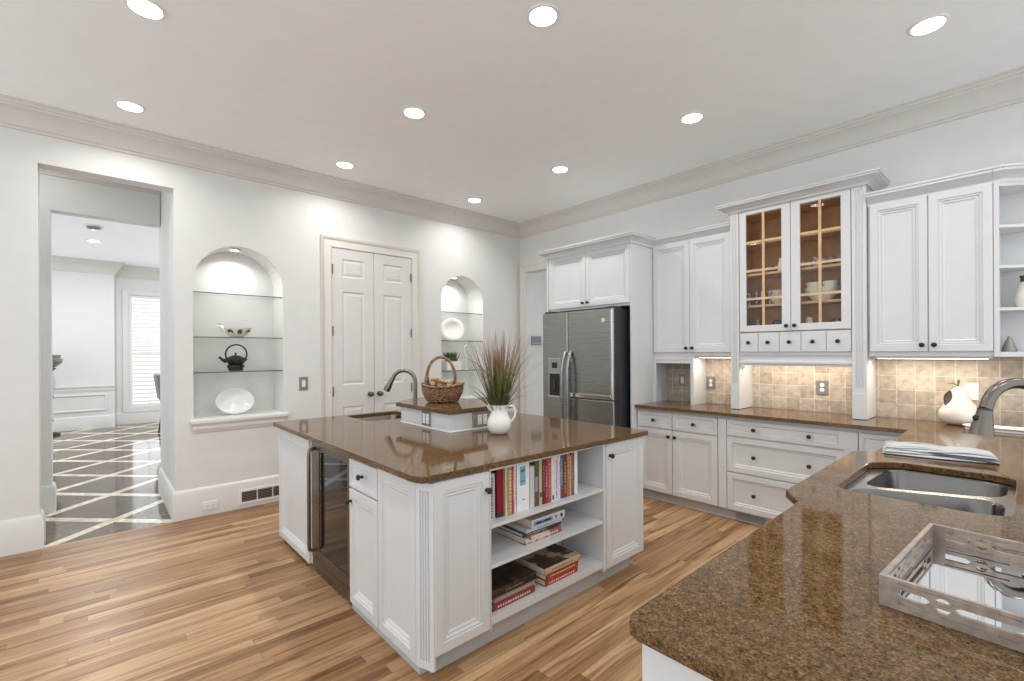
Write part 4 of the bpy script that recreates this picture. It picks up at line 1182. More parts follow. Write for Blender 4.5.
q = MB(); q.tube([PC - rt * 0.050 + Vector((0, 0, 0.150)), PC - rt * 0.060 + Vector((0, 0, 0.172)), PC - rt * 0.073 + Vector((0, 0, 0.187))], [0.012, 0.018, 0.012], 10); q.build('spout', 'ceramic', t, smooth=True).parent = pt
rg = random.Random(3)
q = MB()
def blade(mb, p0, dirv, L, wd, bend, lean):
    """tapering curved strip"""
    dirv = dirv.normalized(); side = Vector((-dirv.y, dirv.x, 0))
    n = 9; vs = []; pos = Vector(p0); ang = lean
    st = L / n
    for i in range(n + 1):
        s_ = i / n
        wv = wd * (1 - s_ ** 1.6) * 0.5 + 0.0004
        nr = dirv * math.cos(ang) - Vector((0, 0, 1)) * math.sin(ang)
        vs += [pos - side * wv - nr * wv * 0.55, pos + nr * wv * 0.55, pos + side * wv - nr * wv * 0.55]
        pos = pos + (dirv * math.sin(ang) + Vector((0, 0, 1)) * math.cos(ang)) * st
        ang += bend * (0.3 + 1.4 * s_) / n
    mb.add(vs, [(3 * i + e, 3 * i + e + 1, 3 * i + e + 4, 3 * i + e + 3) for i in range(n) for e in (0, 1)])
for i in range(250):
    a = rg.uniform(0, 2 * PI); rad = 0.042 * math.sqrt(rg.random())
    dv = Vector((math.cos(a + rg.uniform(-.5, .5)), math.sin(a + rg.uniform(-.5, .5)), 0))
    p0 = PC + Vector((math.cos(a) * rad, math.sin(a) * rad, 0.135))
    u_r = rg.random()
    if u_r < 0.70: blade(q, p0, dv, rg.uniform(0.34, 0.54), rg.uniform(0.0045, 0.0085), rg.uniform(-0.08, 0.20), rg.uniform(0.0, 0.36))
    elif u_r < 0.87: blade(q, p0, dv, rg.uniform(0.35, 0.50), rg.uniform(0.003, 0.005), rg.uniform(0.3, 1.0), rg.uniform(0.1, 0.36))
    else: blade(q, p0, dv, rg.uniform(0.16, 0.30), rg.uniform(0.003, 0.005), rg.uniform(0.3, 1.4), rg.uniform(0.35, 0.8))
# two long blades leaning left, one of them arching over
lf = Vector((-0.669, -0.743, 0))
blade(q, PC + Vector((0, 0, 0.135)) - rt * 0.03, lf, 0.47, 0.011, 0.05, 0.40)
blade(q, PC + Vector((0, 0, 0.135)) - rt * 0.02, lf, 0.55, 0.009, 2.4, 0.06)
blade(q, PC + Vector((0, 0, 0.135)) - rt * 0.03, lf, 0.24, 0.011, 0.2, 0.70)
blade(q, PC + Vector((0, 0, 0.135)) + rt * 0.03, rt, 0.42, 0.004, 0.8, 0.45)
q.build('grass', 'blade', t, fix=False)
q = MB(); q.lathe([(0.047, 0.136), (0, 0.142)], PC, 20); q.build('moss', 'soil', t, smooth=True)

# wicker basket
BC = Vector((-2.945, 1.945, 1.0512))
t = thing('wicker_basket', 'brown wicker basket with a tall hoop handle on the raised island box', 'basket', BC)
long_ = rt; 
Mx = Matrix.Translation(BC) @ Matrix.Rotation(math.atan2(rt.y, rt.x), 4, 'Z')
q = MB(); q.M = Mx
SEG, ROWS = 72, 16
vs, fs = [], []
for k in range(ROWS + 1):
    s_ = k / ROWS
    for i in range(SEG):
        a = 2 * PI * i / SEG
        rad = 0.115 + 0.040 * math.sin(min(1, s_ * 1.25) * PI / 2)
        weave = 0.0035 * (1 if (i // 2 + k) % 2 else -1)
        sag = 0.020 * s_ * math.cos(a) ** 2
        vs.append(((rad + weave) * math.cos(a), (rad * 0.74 + weave) * math.sin(a), 0.004 + s_ * 0.112 + sag))
for k in range(ROWS):
    for i in range(SEG):
        j = (i + 1) % SEG
        fs.append((k * SEG + i, k * SEG + j, (k + 1) * SEG + j, (k + 1) * SEG + i))
fs.append(tuple(range(SEG))[::-1])
q.add(vs, fs); q.build('body', 'wicker', t, smooth=False)
q = MB(); q.M = Mx
rim_pts = [((0.157 + 0.002 * math.sin(9 * a)) * math.cos(a), 0.118 * math.sin(a), 0.118 + 0.020 * math.cos(a) ** 2 + 0.003 * math.sin(22 * a)) for a in [2 * PI * i / 60 for i in range(61)]]
q.tube(rim_pts, 0.0085, 8, cap=False); q.build('rim', 'wicker', t, smooth=True)
q = MB(); q.M = Mx
hp = []
for i in range(25):
    a = PI * i / 24
    hp.append((-0.012 - 0.108 * math.cos(a), 0, 0.14 + 0.196 * math.sin(a) ** 0.8 if 0 < i < 24 else 0.10))
q.tube(hp, 0.0115, 10); q.build('handle', 'wicker', t, smooth=True)
q = MB(); q.M = Mx; q.lathe([(0.018, 0.12), (0.020, 0.15), (0.017, 0.185), (0.011, 0.19)], (-0.118, 0, 0), 12); q.build('handle_wrap', 'wicker', t, smooth=True)
# dried blooms in the basket
bl_cols = [('dried_cream', (0.66, 0.50, 0.30)), ('dried_amber', (0.55, 0.30, 0.11)), ('dried_ivory', (0.72, 0.62, 0.46))]
for nme, cc in bl_cols: M[nme] = mat(nme, cc, 0.8, var=0.25, vscale=40)
bl = [(-0.066, -0.022, 0.152, 0.042, 'dried_cream', 'cream dried bloom at the left end of the wicker basket'),
      (-0.045, 0.03, 0.150, 0.040, 'dried_amber', 'amber dried bloom behind the cream one in the wicker basket'),
      (-0.014, -0.045, 0.140, 0.036, 'dried_amber', 'amber dried bloom at the front of the wicker basket, under the hoop'),
      (0.012, 0.01, 0.132, 0.038, 'dried_cream', 'cream dried bloom in the middle of the wicker basket'),
      (0.052, -0.02, 0.136, 0.036, 'dried_ivory', 'ivory dried bloom right of the middle of the basket'),
      (0.066, 0.014, 0.142, 0.034, 'dried_ivory', 'ivory dried bloom at the right end of the wicker basket')]
for bx, by, bz, br, mm, lab in bl:
    q = MB(); c0 = Mx @ Vector((bx, by, bz))
    for ring, (nr, tilt, ln) in enumerate(((9, 1.05, 1.0), (7, 0.65, 0.85), (5, 0.25, 0.6))):
        for i in range(nr):
            a = 2 * PI * i / nr + ring * 0.4
            dv = Vector((math.cos(a), math.sin(a), 0))
            n = 4
            vs = []
            sd = Vector((-dv.y, dv.x, 0))
            for k in range(n + 1):
                s_ = k / n
                r0 = br * ln * s_
                wv = br * 0.30 * math.sin(PI * min(0.92, s_ * 0.8 + 0.15))
                pz = Vector((0, 0, 1)) * r0 * math.cos(tilt) + dv * r0 * math.sin(tilt) + Vector((0, 0, 0.006 * math.sin(s_ * 5 + a)))
                vs += [c0 + pz - sd * wv, c0 + pz + sd * wv]
            q.add(vs, [(2 * k, 2 * k + 1, 2 * k + 3, 2 * k + 2) for k in range(n)])
    q.lathe([(0, -0.03), (br * 0.5, -0.02), (br * 0.55, 0.0), (0.006, 0.012), (0, 0.013)], c0, 12)
    tag(q.build('dried_bloom', mm), lab, 'dried flower', 'dried blooms in the basket')

# ------------------------------------------------------------------ books in the island
def bmat(i, c): 
    k = 'cover_%d' % i
    M[k] = mat(k, c, 0.38, var=0.05, vscale=60)
    return k
BN = [0]
def book(label, cover, lo, size, mode, bands=(), spine=None, group=None):
    """lo: min corner; size (depth along x, along y, along z); mode 'v' upright with its spine to +x, 'h' lying with its spine to +x"""
    BN[0] += 1
    x0, y0, z0 = lo; dx, dy, dz = size
    t = thing('book', label, 'book', (x0 + dx / 2, y0 + dy / 2, z0), group)
    ck = cover if isinstance(cover, str) else bmat(BN[0], cover)
    c = 0.0022
    q = MB()
    if mode == 'v':
        q.box(x0, x0 + dx - 0.003, y0, y0 + c, z0, z0 + dz); q.box(x0, x0 + dx - 0.003, y0 + dy - c, y0 + dy, z0, z0 + dz)
        q.build('cover', ck, t)
        q = MB(); w_ = dy
        pr = [(-0.0035, 0), (-0.001, w_ * 0.12), (0, w_ * 0.3), (0, w_ * 0.7), (-0.001, w_ * 0.88), (-0.0035, w_)]
        vs = [(x0 + dx + o, y0 + v, z) for z in (z0, z0 + dz) for o, v in pr]
        q.add(vs, [(i, i + 1, 7 + i, 6 + i) for i in range(5)]); q.add([vs[0], vs[5], (x0 + dx - 0.0065, y0 + dy, z0), (x0 + dx - 0.0065, y0, z0)] + [vs[6], vs[11], (x0 + dx - 0.0065, y0 + dy, z0 + dz), (x0 + dx - 0.0065, y0, z0 + dz)], [(0, 3, 2, 1), (4, 5, 6, 7), (3, 7, 6, 2), (0, 4, 7, 3), (1, 2, 6, 5)])
        q.build('spine', (bmat(100 + BN[0], spine) if spine else ck), t)
        q = MB(); q.box(x0 + 0.004, x0 + dx - 0.0068, y0 + c + 0.0002, y0 + dy - c - 0.0002, z0 + 0.003, z0 + dz - 0.004); q.build('pages', 'paper', t)
    else:
        q.box(x0, x0 + dx - 0.003, y0, y0 + dy, z0, z0 + c); q.box(x0, x0 + dx - 0.003, y0, y0 + dy, z0 + dz - c, z0 + dz)
        q.build('cover', ck, t)
        q = MB(); pr = [(-0.0035, 0), (-0.001, dz * 0.15), (0, dz * 0.3), (0, dz * 0.7), (-0.001, dz * 0.85), (-0.0035, dz)]
        vs = [(x0 + dx + o, y, z0 + v) for y in (y0, y0 + dy) for o, v in pr]
        q.add(vs, [(i, i + 1, 7 + i, 6 + i) for i in range(5)])
        q.add([vs[0], vs[5], (x0 + dx - 0.0065, y0, z0 + dz), (x0 + dx - 0.0065, y0, z0), vs[6], vs[11], (x0 + dx - 0.0065, y0 + dy, z0 + dz), (x0 + dx - 0.0065, y0 + dy, z0)], [(0, 3, 2, 1), (4, 5, 6, 7), (3, 7, 6, 2), (0, 4, 7, 3), (1, 2, 6, 5)])
        q.build('spine', (bmat(100 + BN[0], spine) if spine else ck), t)
        q = MB(); q.box(x0 + 0.004, x0 + dx - 0.0068, y0 + 0.004, y0 + dy - 0.004, z0 + c + 0.0002, z0 + dz - c - 0.0002); q.build('pages', 'paper', t)
    for i, (a0, a1, b0, b1, cc) in enumerate(bands):
        q = MB(); mk = bmat(200 + BN[0] * 10 + i, cc)
        if mode == 'v': q.box(x0 + dx + 0.0001, x0 + dx + 0.0006, y0 + dy * a0, y0 + dy * a1, z0 + dz * b0, z0 + dz * b1)
        else: q.box(x0 + dx + 0.0001, x0 + dx + 0.0006, y0 + dy * a0, y0 + dy * a1, z0 + dz * b0, z0 + dz * b1)
        q.build('title_band', mk, t)
    return t
def marks(n, c, a0=0.3, a1=0.7, b0=0.1, b1=0.9, fill=0.66):
    n = n * 2; m_ = (a0 + a1) / 2; a0, a1 = m_ - (m_ - a0) * 0.6, m_ + (a1 - m_) * 0.6
    """lettering on a spine too small to read: a run of short strokes"""
    r = random.Random(n * 7 + 1); out = []
    st = (b1 - b0) / n
    for i in range(n):
        f_ = fill * r.uniform(0.7, 1.2)
        out.append((a0, a1, b0 + i * st, b0 + (i + f_) * st, c))
    return out
def hmarks(n, c, b0=0.3, b1=0.7, a0=0.1, a1=0.9, fill=0.62):
    return [(p[2], p[3], p[0], p[1], p[4]) for p in marks(n, c, b0, b1, a0, a1, fill)]

G1 = 'books standing on the top island shelf'
X0, XS = -1.955, -1.745
SZ = SH[2] + 0.0006
WH, BK, RD, GLD = (0.8, 0.79, 0.76), (0.03, 0.03, 0.035), (0.40, 0.03, 0.04), (0.60, 0.45, 0.20)
def vb(y0, y1, h, col, label, bands=(), spine=None, dx=0.0, ins=0.0):
    book(label, col, (X0 - dx, y0 + 0.0006, SZ), (XS - X0 - ins + dx, y1 - y0 - 0.0012, h * 1.025), 'v', bands, spine, G1)
vb(1.4075, 1.455, 0.222, (0.50, 0.49, 0.48), 'grey-spined book with dark lettering at the left end of the top shelf', marks(7, (0.12, 0.12, 0.13), 0.3, 0.75, 0.06, 0.94))
vb(1.476, 1.520, 0.248, (0.22, 0.008, 0.02), 'tall crimson book with a black foot, second from left', [(0.05, 0.95, 0.0, 0.11, BK)], ins=0.012)
vb(1.521, 1.536, 0.246, (0.72, 0.58, 0.36), 'thin pale yellow book right of the tall crimson book', marks(4, (0.30, 0.18, 0.08), 0.35, 0.65, 0.3, 0.9))
vb(1.537, 1.568, 0.244, (0.42, 0.27, 0.15), 'tan patterned book right of the thin pale yellow one', marks(6, (0.72, 0.58, 0.38), 0.25, 0.75, 0.08, 0.92) )
vb(1.5685, 1.580, 0.240, (0.46, 0.06, 0.07), 'thin red book just left of the wide white binder', marks(5, WH, 0.3, 0.7, 0.3, 0.9))
vb(1.5805, 1.598, 0.243, (0.74, 0.70, 0.70), 'thin pale book touching the wide white binder on its left', marks(6, (0.45, 0.1, 0.15), 0.3, 0.7, 0.2, 0.9))
vb(1.6005, 1.690, 0.250, (0.78, 0.80, 0.82), 'wide white binder with a blue spine label', [(0.22, 0.66, 0.52, 0.90, (0.20, 0.42, 0.52)), (0.42, 0.58, 0.22, 0.245, (0.15, 0.15, 0.16)), (0.30, 0.58, 0.60, 0.62, (0.55, 0.70, 0.76)), (0.30, 0.58, 0.80, 0.83, (0.55, 0.70, 0.76))])
vb(1.692, 1.727, 0.215, (0.60, 0.58, 0.55), 'low grey-white book right of the wide white binder', marks(5, (0.45, 0.43, 0.42), 0.35, 0.65, 0.25, 0.85))
vb(1.728, 1.760, 0.248, (0.10, 0.085, 0.055), 'dark olive book with a green top right of the low grey one', [(0.1, 0.9, 0.30, 0.62, (0.30, 0.25, 0.34)), (0.1, 0.9, 0.72, 0.98, (0.06, 0.13, 0.05))], ins=0.004)
vb(1.761, 1.785, 0.240, (0.50, 0.44, 0.22), 'khaki book right of the dark olive book', [(0.1, 0.9, 0.18, 0.28, (0.10, 0.08, 0.04))])
vb(1.786, 1.807, 0.236, (0.10, 0.02, 0.06), 'dark plum book between the khaki and the crimson-spined books', marks(4, (0.50, 0.25, 0.30), 0.3, 0.7, 0.3, 0.9))
vb(1.8075, 1.828, 0.238, (0.34, 0.02, 0.04), 'deep red book right of the dark plum book', marks(5, (0.75, 0.55, 0.45), 0.3, 0.7, 0.15, 0.85))
vb(1.8285, 1.855, 0.240, (0.45, 0.07, 0.06), 'red ribbed book left of the white red-lettered book', marks(9, (0.62, 0.28, 0.20), 0.15, 0.85, 0.1, 0.9))
vb(1.8575, 1.880, 0.236, (0.76, 0.74, 0.72), 'white book with a dark emblem at its foot', [(0.2, 0.8, 0.04, 0.14, (0.12, 0.1, 0.12))])
vb(1.881, 1.908, 0.244, (0.74, 0.70, 0.72), 'white book with red lettering right of the dark-emblem book', marks(8, (0.50, 0.10, 0.16), 0.25, 0.75, 0.05, 0.9))
vb(1.909, 1.931, 0.246, (0.62, 0.67, 0.76), 'pale blue book right of the white red-lettered book', marks(4, (0.2, 0.25, 0.45), 0.3, 0.7, 0.35, 0.85))
vb(1.932, 1.949, 0.247, (0.13, 0.15, 0.24), 'navy book right of the pale blue one', [(0.1, 0.9, 0.05, 0.2, RD)] + marks(5, WH, 0.3, 0.7, 0.3, 0.9))
vb(1.952, 1.983, 0.252, (0.13, 0.05, 0.03), 'dark brown book right of the navy one, among the tallest', marks(5, (0.5, 0.36, 0.22), 0.25, 0.75, 0.1, 0.8))
vb(1.984, 2.009, 0.250, (0.36, 0.18, 0.08), 'chestnut brown book right of the dark brown one', marks(3, (0.62, 0.42, 0.22), 0.3, 0.7, 0.4, 0.9))
vb(2.010, 2.0225, 0.225, (0.58, 0.42, 0.34), 'thin beige-pink book right of the chestnut brown one')
vb(2.023, 2.0455, 0.240, (0.22, 0.10, 0.05), 'dark russet book left of the last white book', marks(4, (0.6, 0.5, 0.4), 0.3, 0.7, 0.2, 0.7))
vb(2.050, 2.079, 0.243, (0.78, 0.77, 0.75), 'plain white book at the right end of the top shelf')

G2 = 'books lying on the middle island shelf'
Z2 = SH[1] + 0.0006
M['cv_photo_red'] = mat_cover('cv_photo_red', (0.28, 0.08, 0.06), (0.62, 0.50, 0.42), 22)
M['cv_dark'] = mat_cover('cv_dark', (0.012, 0.010, 0.010), (0.06, 0.035, 0.022), 30)
M['cv_tan'] = mat_cover('cv_tan', (0.44, 0.34, 0.24), (0.05, 0.03, 0.02), 11)
book('brown photo-covered book at the bottom of the middle shelf stack', 'cv_photo_red', (-2.035, 1.67, Z2), (0.275, 0.285, 0.034), 'h', hmarks(6, (0.72, 0.62, 0.55), 0.2, 0.7), group=G2)
book('thin navy book second from bottom of the middle shelf stack', (0.035, 0.045, 0.085), (-2.035, 1.668, Z2 + 0.035), (0.262, 0.295, 0.020), 'h', hmarks(5, (0.62, 0.62, 0.66), 0.3, 0.7, 0.1, 0.6), group=G2)
book('white-spined book third from bottom of the middle shelf stack', (0.62, 0.62, 0.64), (-2.03, 1.685, Z2 + 0.056), (0.265, 0.275, 0.018), 'h', hmarks(5, (0.25, 0.25, 0.28), 0.3, 0.7, 0.3, 0.8), group=G2)
book('thick book with a blue and white spine on top of the middle shelf stack', (0.45, 0.40, 0.33), (-2.025, 1.712, Z2 + 0.075), (0.27, 0.262, 0.046), 'h', [(0.06, 0.62, 0.25, 0.75, (0.20, 0.36, 0.52)), (0.12, 0.30, 0.4, 0.6, WH), (0.34, 0.56, 0.4, 0.6, WH), (0.70, 0.74, 0.3, 0.7, BK), (0.86, 0.93, 0.3, 0.7, BK)], spine=(0.62, 0.63, 0.66), group=G2)

G3 = 'books lying on the bottom island shelf'
Z3 = SH[0] + 0.0006
book('red book at the bottom of the left stack on the lowest shelf', (0.26, 0.028, 0.032), (-2.02, 1.43, Z3), (0.285, 0.285, 0.034), 'h', hmarks(7, (0.72, 0.62, 0.50), 0.25, 0.75), group=G3)
book('grey-brown book in the middle of the left stack on the lowest shelf', (0.28, 0.23, 0.20), (-2.02, 1.435, Z3 + 0.035), (0.283, 0.278, 0.030), 'h', hmarks(6, (0.62, 0.32, 0.28), 0.3, 0.7), group=G3)
book('big black glossy book on top of the left stack, lowest shelf', 'cv_dark', (-2.03, 1.415, Z3 + 0.066), (0.30, 0.305, 0.040), 'h', hmarks(4, (0.30, 0.22, 0.16), 0.3, 0.6, 0.3, 0.7), group=G3)
book('orange-red book at the bottom of the right stack on the lowest shelf', (0.36, 0.045, 0.022), (-2.03, 1.79, Z3), (0.30, 0.265, 0.030), 'h', hmarks(6, (0.78, 0.55, 0.35), 0.25, 0.75), group=G3)
book('thick red book in the middle of the right stack on the lowest shelf', (0.33, 0.04, 0.02), (-2.025, 1.793, Z3 + 0.031), (0.298, 0.262, 0.036), 'h', hmarks(8, (0.75, 0.50, 0.30), 0.3, 0.7), group=G3)
book('tan book with a dark photo on its cover topping the right stack', 'cv_tan', (-2.03, 1.775, Z3 + 0.068), (0.31, 0.285, 0.036), 'h', hmarks(5, (0.20, 0.12, 0.07), 0.3, 0.7, 0.2, 0.8), spine=(0.50, 0.38, 0.25), group=G3)

# ------------------------------------------------------------------ niche shelves and their things
def glass_shelf(yc, hw, z, label, group):
    t = thing('glass_shelf', label, 'shelf', (WX - 0.13, yc, z), group)
    q = MB(); q.box(WX - 0.327, WX - 0.011, yc - hw + 0.002, yc + hw - 0.002, z, z + 0.008); q.build('pane', 'shelf_glass', t)
    q = MB(); q.box(WX - 0.0108, WX - 0.0085, yc - hw + 0.002, yc + hw - 0.002, z, z + 0.008); q.build('front_edge', 'glass_edge', t)
    q = MB()
    for s_ in (-1, 1):
        for dx in (-0.05, -0.28):
            q.lathe([(0.004, -0.0045), (0.004, -0.0005)], (WX + dx, yc + s_ * (hw - 0.008), z), 8)
    q.build('shelf_pins', 'chrome', t)
for z, wd in ((1.963, 'top empty glass shelf in the niche nearest the doorway'), (1.567, 'glass shelf under the painted bird bowl'), (1.252, 'glass shelf under the black teapot')):
    glass_shelf(1.003, 0.366, z, wd, 'glass shelves in the niche with the teapot')
for z, wd in ((1.926, 'top empty glass shelf in the niche near the room corner'), (1.566, 'glass shelf under the round white plate'), (1.186, 'glass shelf under the small green succulent')):
    glass_shelf(3.526, 0.331, z, wd, 'glass shelves in the niche with the plate')
NX = WX - 0.12
# painted bowl with a bird head handle
c0 = Vector((NX, 1.0, 1.5755))
t = thing('painted_bowl', 'white bowl painted with green leaves and a bird-head rim, on the glass shelf', 'bowl', c0)
q = MB(); q.lathe([(0.0, 0.004), (0.035, 0.0), (0.045, 0.002), (0.075, 0.020), (0.10, 0.05), (0.120, 0.088), (0.116, 0.088), (0.095, 0.05), (0.07, 0.026), (0, 0.012)], c0, 30, sx=0.8, sy=1.0); q.build('bowl', 'ceramic', t, smooth=True)
q = MB(); q.tube([c0 + Vector((0, -0.098, 0.055)), c0 + Vector((0, -0.118, 0.075)), c0 + Vector((0, -0.135, 0.098)), c0 + Vector((0, -0.147, 0.104)), c0 + Vector((0, -0.165, 0.098))], [0.02, 0.018, 0.017, 0.016, 0.003], 12); q.build('bird_head', 'ceramic', t, smooth=True)
q = MB(); q.tube([c0 + Vector((0, -0.135, 0.113)), c0 + Vector((0, -0.150, 0.121)), c0 + Vector((0, -0.125, 0.115))], [0.006, 0.008, 0.003], 8); q.build('bird_crest', 'black', t, smooth=True)
for yy in (-0.075, 0.005, 0.085):
    q = MB()
    r0 = 0.085
    n_ = 12
    vs = []
    for i in range(n_):
        a = 2 * PI * i / n_
        ly, lz = yy + 0.023 * math.cos(a), 0.046 + 0.026 * math.sin(a)
        rad = 0.0555 + (lz - 0.010) * 0.93 + 0.006
        ra = math.asin(max(-0.95, min(0.95, ly / 0.112)))
        vs.append(c0 + Vector((0.8 * rad * math.cos(ra) + 0.003, (rad * math.sin(ra)) + 0.0, lz)))
    q.add(vs, [tuple(range(n_))]); q.build('painted_leaf', 'succulent', t, fix=False)
# cast iron teapot
c0 = Vector((NX, 0.985, 1.2605))
t = thing('cast_iron_teapot', 'black cast iron teapot with hoop handle on the lowest glass shelf', 'teapot', c0)
q = MB(); q.lathe([(0.0, 0.0), (0.052, 0.0), (0.062, 0.006), (0.062, 0.028), (0.070, 0.032), (0.070, 0.055), (0.060, 0.062), (0.0, 0.062)], c0, 28); q.build('warmer', 'iron', t, smooth=True)
q = MB(); q.lathe([(0.0, 0.0625), (0.055, 0.063), (0.072, 0.078), (0.088, 0.098), (0.098, 0.104), (0.098, 0.110), (0.080, 0.122), (0.050, 0.134), (0, 0.138)], c0, 32); bd = q.build('body', 'iron', t, smooth=True)
q = MB(); q.lathe([(0.048, 0.134), (0.046, 0.140), (0.02, 0.146), (0.008, 0.148), (0.006, 0.156), (0.011, 0.162), (0.009, 0.170), (0, 0.172)], c0, 24); q.build('lid', 'iron', t, smooth=True)
q = MB(); q.tube([c0 + Vector((0, -0.078, 0.088)), c0 + Vector((0, -0.105, 0.104)), c0 + Vector((0, -0.125, 0.125)), c0 + Vector((0, -0.138, 0.131))], [0.018, 0.014, 0.011, 0.009], 12); q.build('spout', 'iron', t, smooth=True)
hp = [c0 + Vector((0, 0.006 + 0.088 * math.cos(a), 0.158 + 0.088 * math.sin(a))) for a in [math.radians(-35 + 250 * i / 24) for i in range(25)]]
q = MB(); q.tube(hp, 0.0072, 10); q.build('handle', 'iron', t, smooth=True)
# oval glass dish on the sill
c0 = Vector((WX - 0.15, 0.985, 0.852))
M['dish_glass'] = mat('frosted_white_glass', (0.78, 0.80, 0.79), 0.08, spec=0.8)
M['dish_clear'] = mat_glass('dish_glass', (0.97, 0.98, 0.975), 0.35, 0.45)
q = MB(); q.M = Matrix.Translation(c0 + Vector((0, 0, 0.122))) @ Matrix.Rotation(math.radians(72), 4, 'Y')
q.lathe([(0, -0.030), (0.05, -0.028), (0.085, -0.014), (0.120, 0.006), (0.124, 0.008), (0.120, 0.011), (0.085, -0.008), (0.05, -0.022), (0, -0.024)], (0, 0, 0), 40, sx=1.0, sy=1.30)
tag(q.build('glass_dish', 'dish_glass', smooth=True), 'oval white glass dish leaning upright on the sill of the teapot niche', 'dish')
# second niche
c0 = Vector((WX - 0.16, 3.475, 1.5745))
q = MB(); q.M = Matrix.Translation(c0 + Vector((0, 0, 0.152))) @ Matrix.Rotation(math.radians(-24), 4, 'Z') @ Matrix.Rotation(math.radians(76), 4, 'Y')
q.lathe([(0, -0.010), (0.085, -0.010), (0.095, -0.004), (0.150, 0.006), (0.155, 0.009), (0.150, 0.011), (0.094, 0.001), (0.085, -0.005), (0, -0.005)], (0, 0, 0), 44)
tag(q.build('dinner_plate', 'ceramic', smooth=True), 'round white plate standing upright in the niche near the room corner', 'plate')
c0 = Vector((NX, 3.43, 1.1945))
t = thing('potted_succulent', 'small green succulent in a white square pot on the lowest glass shelf', 'plant', c0)
q = MB(); q.slab(rrect(c0.x - 0.075, c0.x + 0.075, c0.y - 0.115, c0.y + 0.115, 0.015, 3), c0.z, c0.z + 0.115); q.build('pot', 'ceramic', t, bevel=0.004)
q = MB(); rg = random.Random(11)
for i in range(120):
    a = rg.uniform(0, 2 * PI); dv = Vector((math.cos(a), math.sin(a), 0))
    blade(q, c0 + Vector((rg.uniform(-.04, .04), rg.uniform(-.08, .06), 0.114)), dv, rg.uniform(0.07, 0.14), 0.018, rg.uniform(-0.3, 0.3), rg.uniform(0.1, 0.5))
q.build('leaves', 'succulent', t, fix=False)
c0 = Vector((NX, 3.665, 1.1945))
t = thing('glass_figurine', 'slender clear glass figurine beside the succulent in the corner niche', 'figurine', c0)
q = MB(); q.lathe([(0.036, 0), (0.036, 0.006), (0.008, 0.014), (0.006, 0.12), (0.014, 0.17), (0.007, 0.20), (0, 0.21)], c0, 18); q.build('stem', 'dish_glass', t, smooth=True)
q = MB(); q.tube([c0 + Vector((0, 0, 0.19)), c0 + Vector((0, -0.03, 0.24)), c0 + Vector((0, -0.035, 0.29)), c0 + Vector((0, 0.0, 0.32)), c0 + Vector((0, 0.03, 0.33))], [0.012, 0.016, 0.013, 0.009, 0.004], 10); q.build('bird', 'dish_glass', t, smooth=True)

# ------------------------------------------------------------------ glass-door cabinet contents
CY = 4.375
M['cup_glass'] = mat_glass('cup_glass', (0.90, 0.91, 0.91), 0.2, 0.3)
SHZ = {0: 1.5842, 1: 1.8184, 2: 2.0934, 3: 2.3634}
def tumbler(x, y, z, r, h, label, group, mt='cup_glass'):
    q = MB(); q.lathe([(0, 0.0), (r * 0.78, 0.0), (r, h), (r * 0.94, h), (r * 0.73, 0.008), (0, 0.008)], (x, y, z), 18)
    return tag(q.build('tumbler', mt, smooth=True), label, 'glass', group)
for i in range(4):
    tumbler(-1.66 + 0.055 * i, CY - 0.03 + (i % 2) * 0.02, SHZ[1] + 0.0003, 0.025, 0.125, 'clear tumbler in the row on the second shelf behind the left glass door', 'tumblers behind the left glass door')
def stack_bowl(x, y, z, r, h, label, mt='ceramic', cat='bowl', name='bowl', group=None):
    q = MB(); q.lathe([(0, 0.0), (r * 0.45, 0.0), (r * 0.5, 0.004), (r * 0.85, h * 0.6), (r, h), (r * 0.96, h), (r * 0.80, h * 0.6), (r * 0.4, 0.01), (0, 0.009)], (x, y, z), 28)
    return tag(q.build(name, mt, smooth=True), label, cat, group)
gw = 'white bowls behind the left glass door'
for i, lab in enumerate(('bottom of the short white bowl stack behind the left glass door', 'middle of the short white bowl stack behind the left glass door', 'top of the short white bowl stack behind the left glass door')):
    stack_bowl(-1.435, CY, SHZ[1] + 0.0003 + i * 0.036, 0.058, 0.05, lab, group=gw)
stack_bowl(-1.105, CY - 0.01, SHZ[1] + 0.0003, 0.128, 0.105, 'large white mixing bowl behind the right glass door', name='mixing_bowl')
stack_bowl(-1.163, CY - 0.01, SHZ[1] + 0.0145 + 0.055, 0.057, 0.085, 'white bowl nested at the left inside the large mixing bowl', group='bowls nested in the mixing bowl')
stack_bowl(-1.047, CY - 0.01, SHZ[1] + 0.0145 + 0.055, 0.057, 0.085, 'white bowl nested at the right inside the large mixing bowl', group='bowls nested in the mixing bowl')
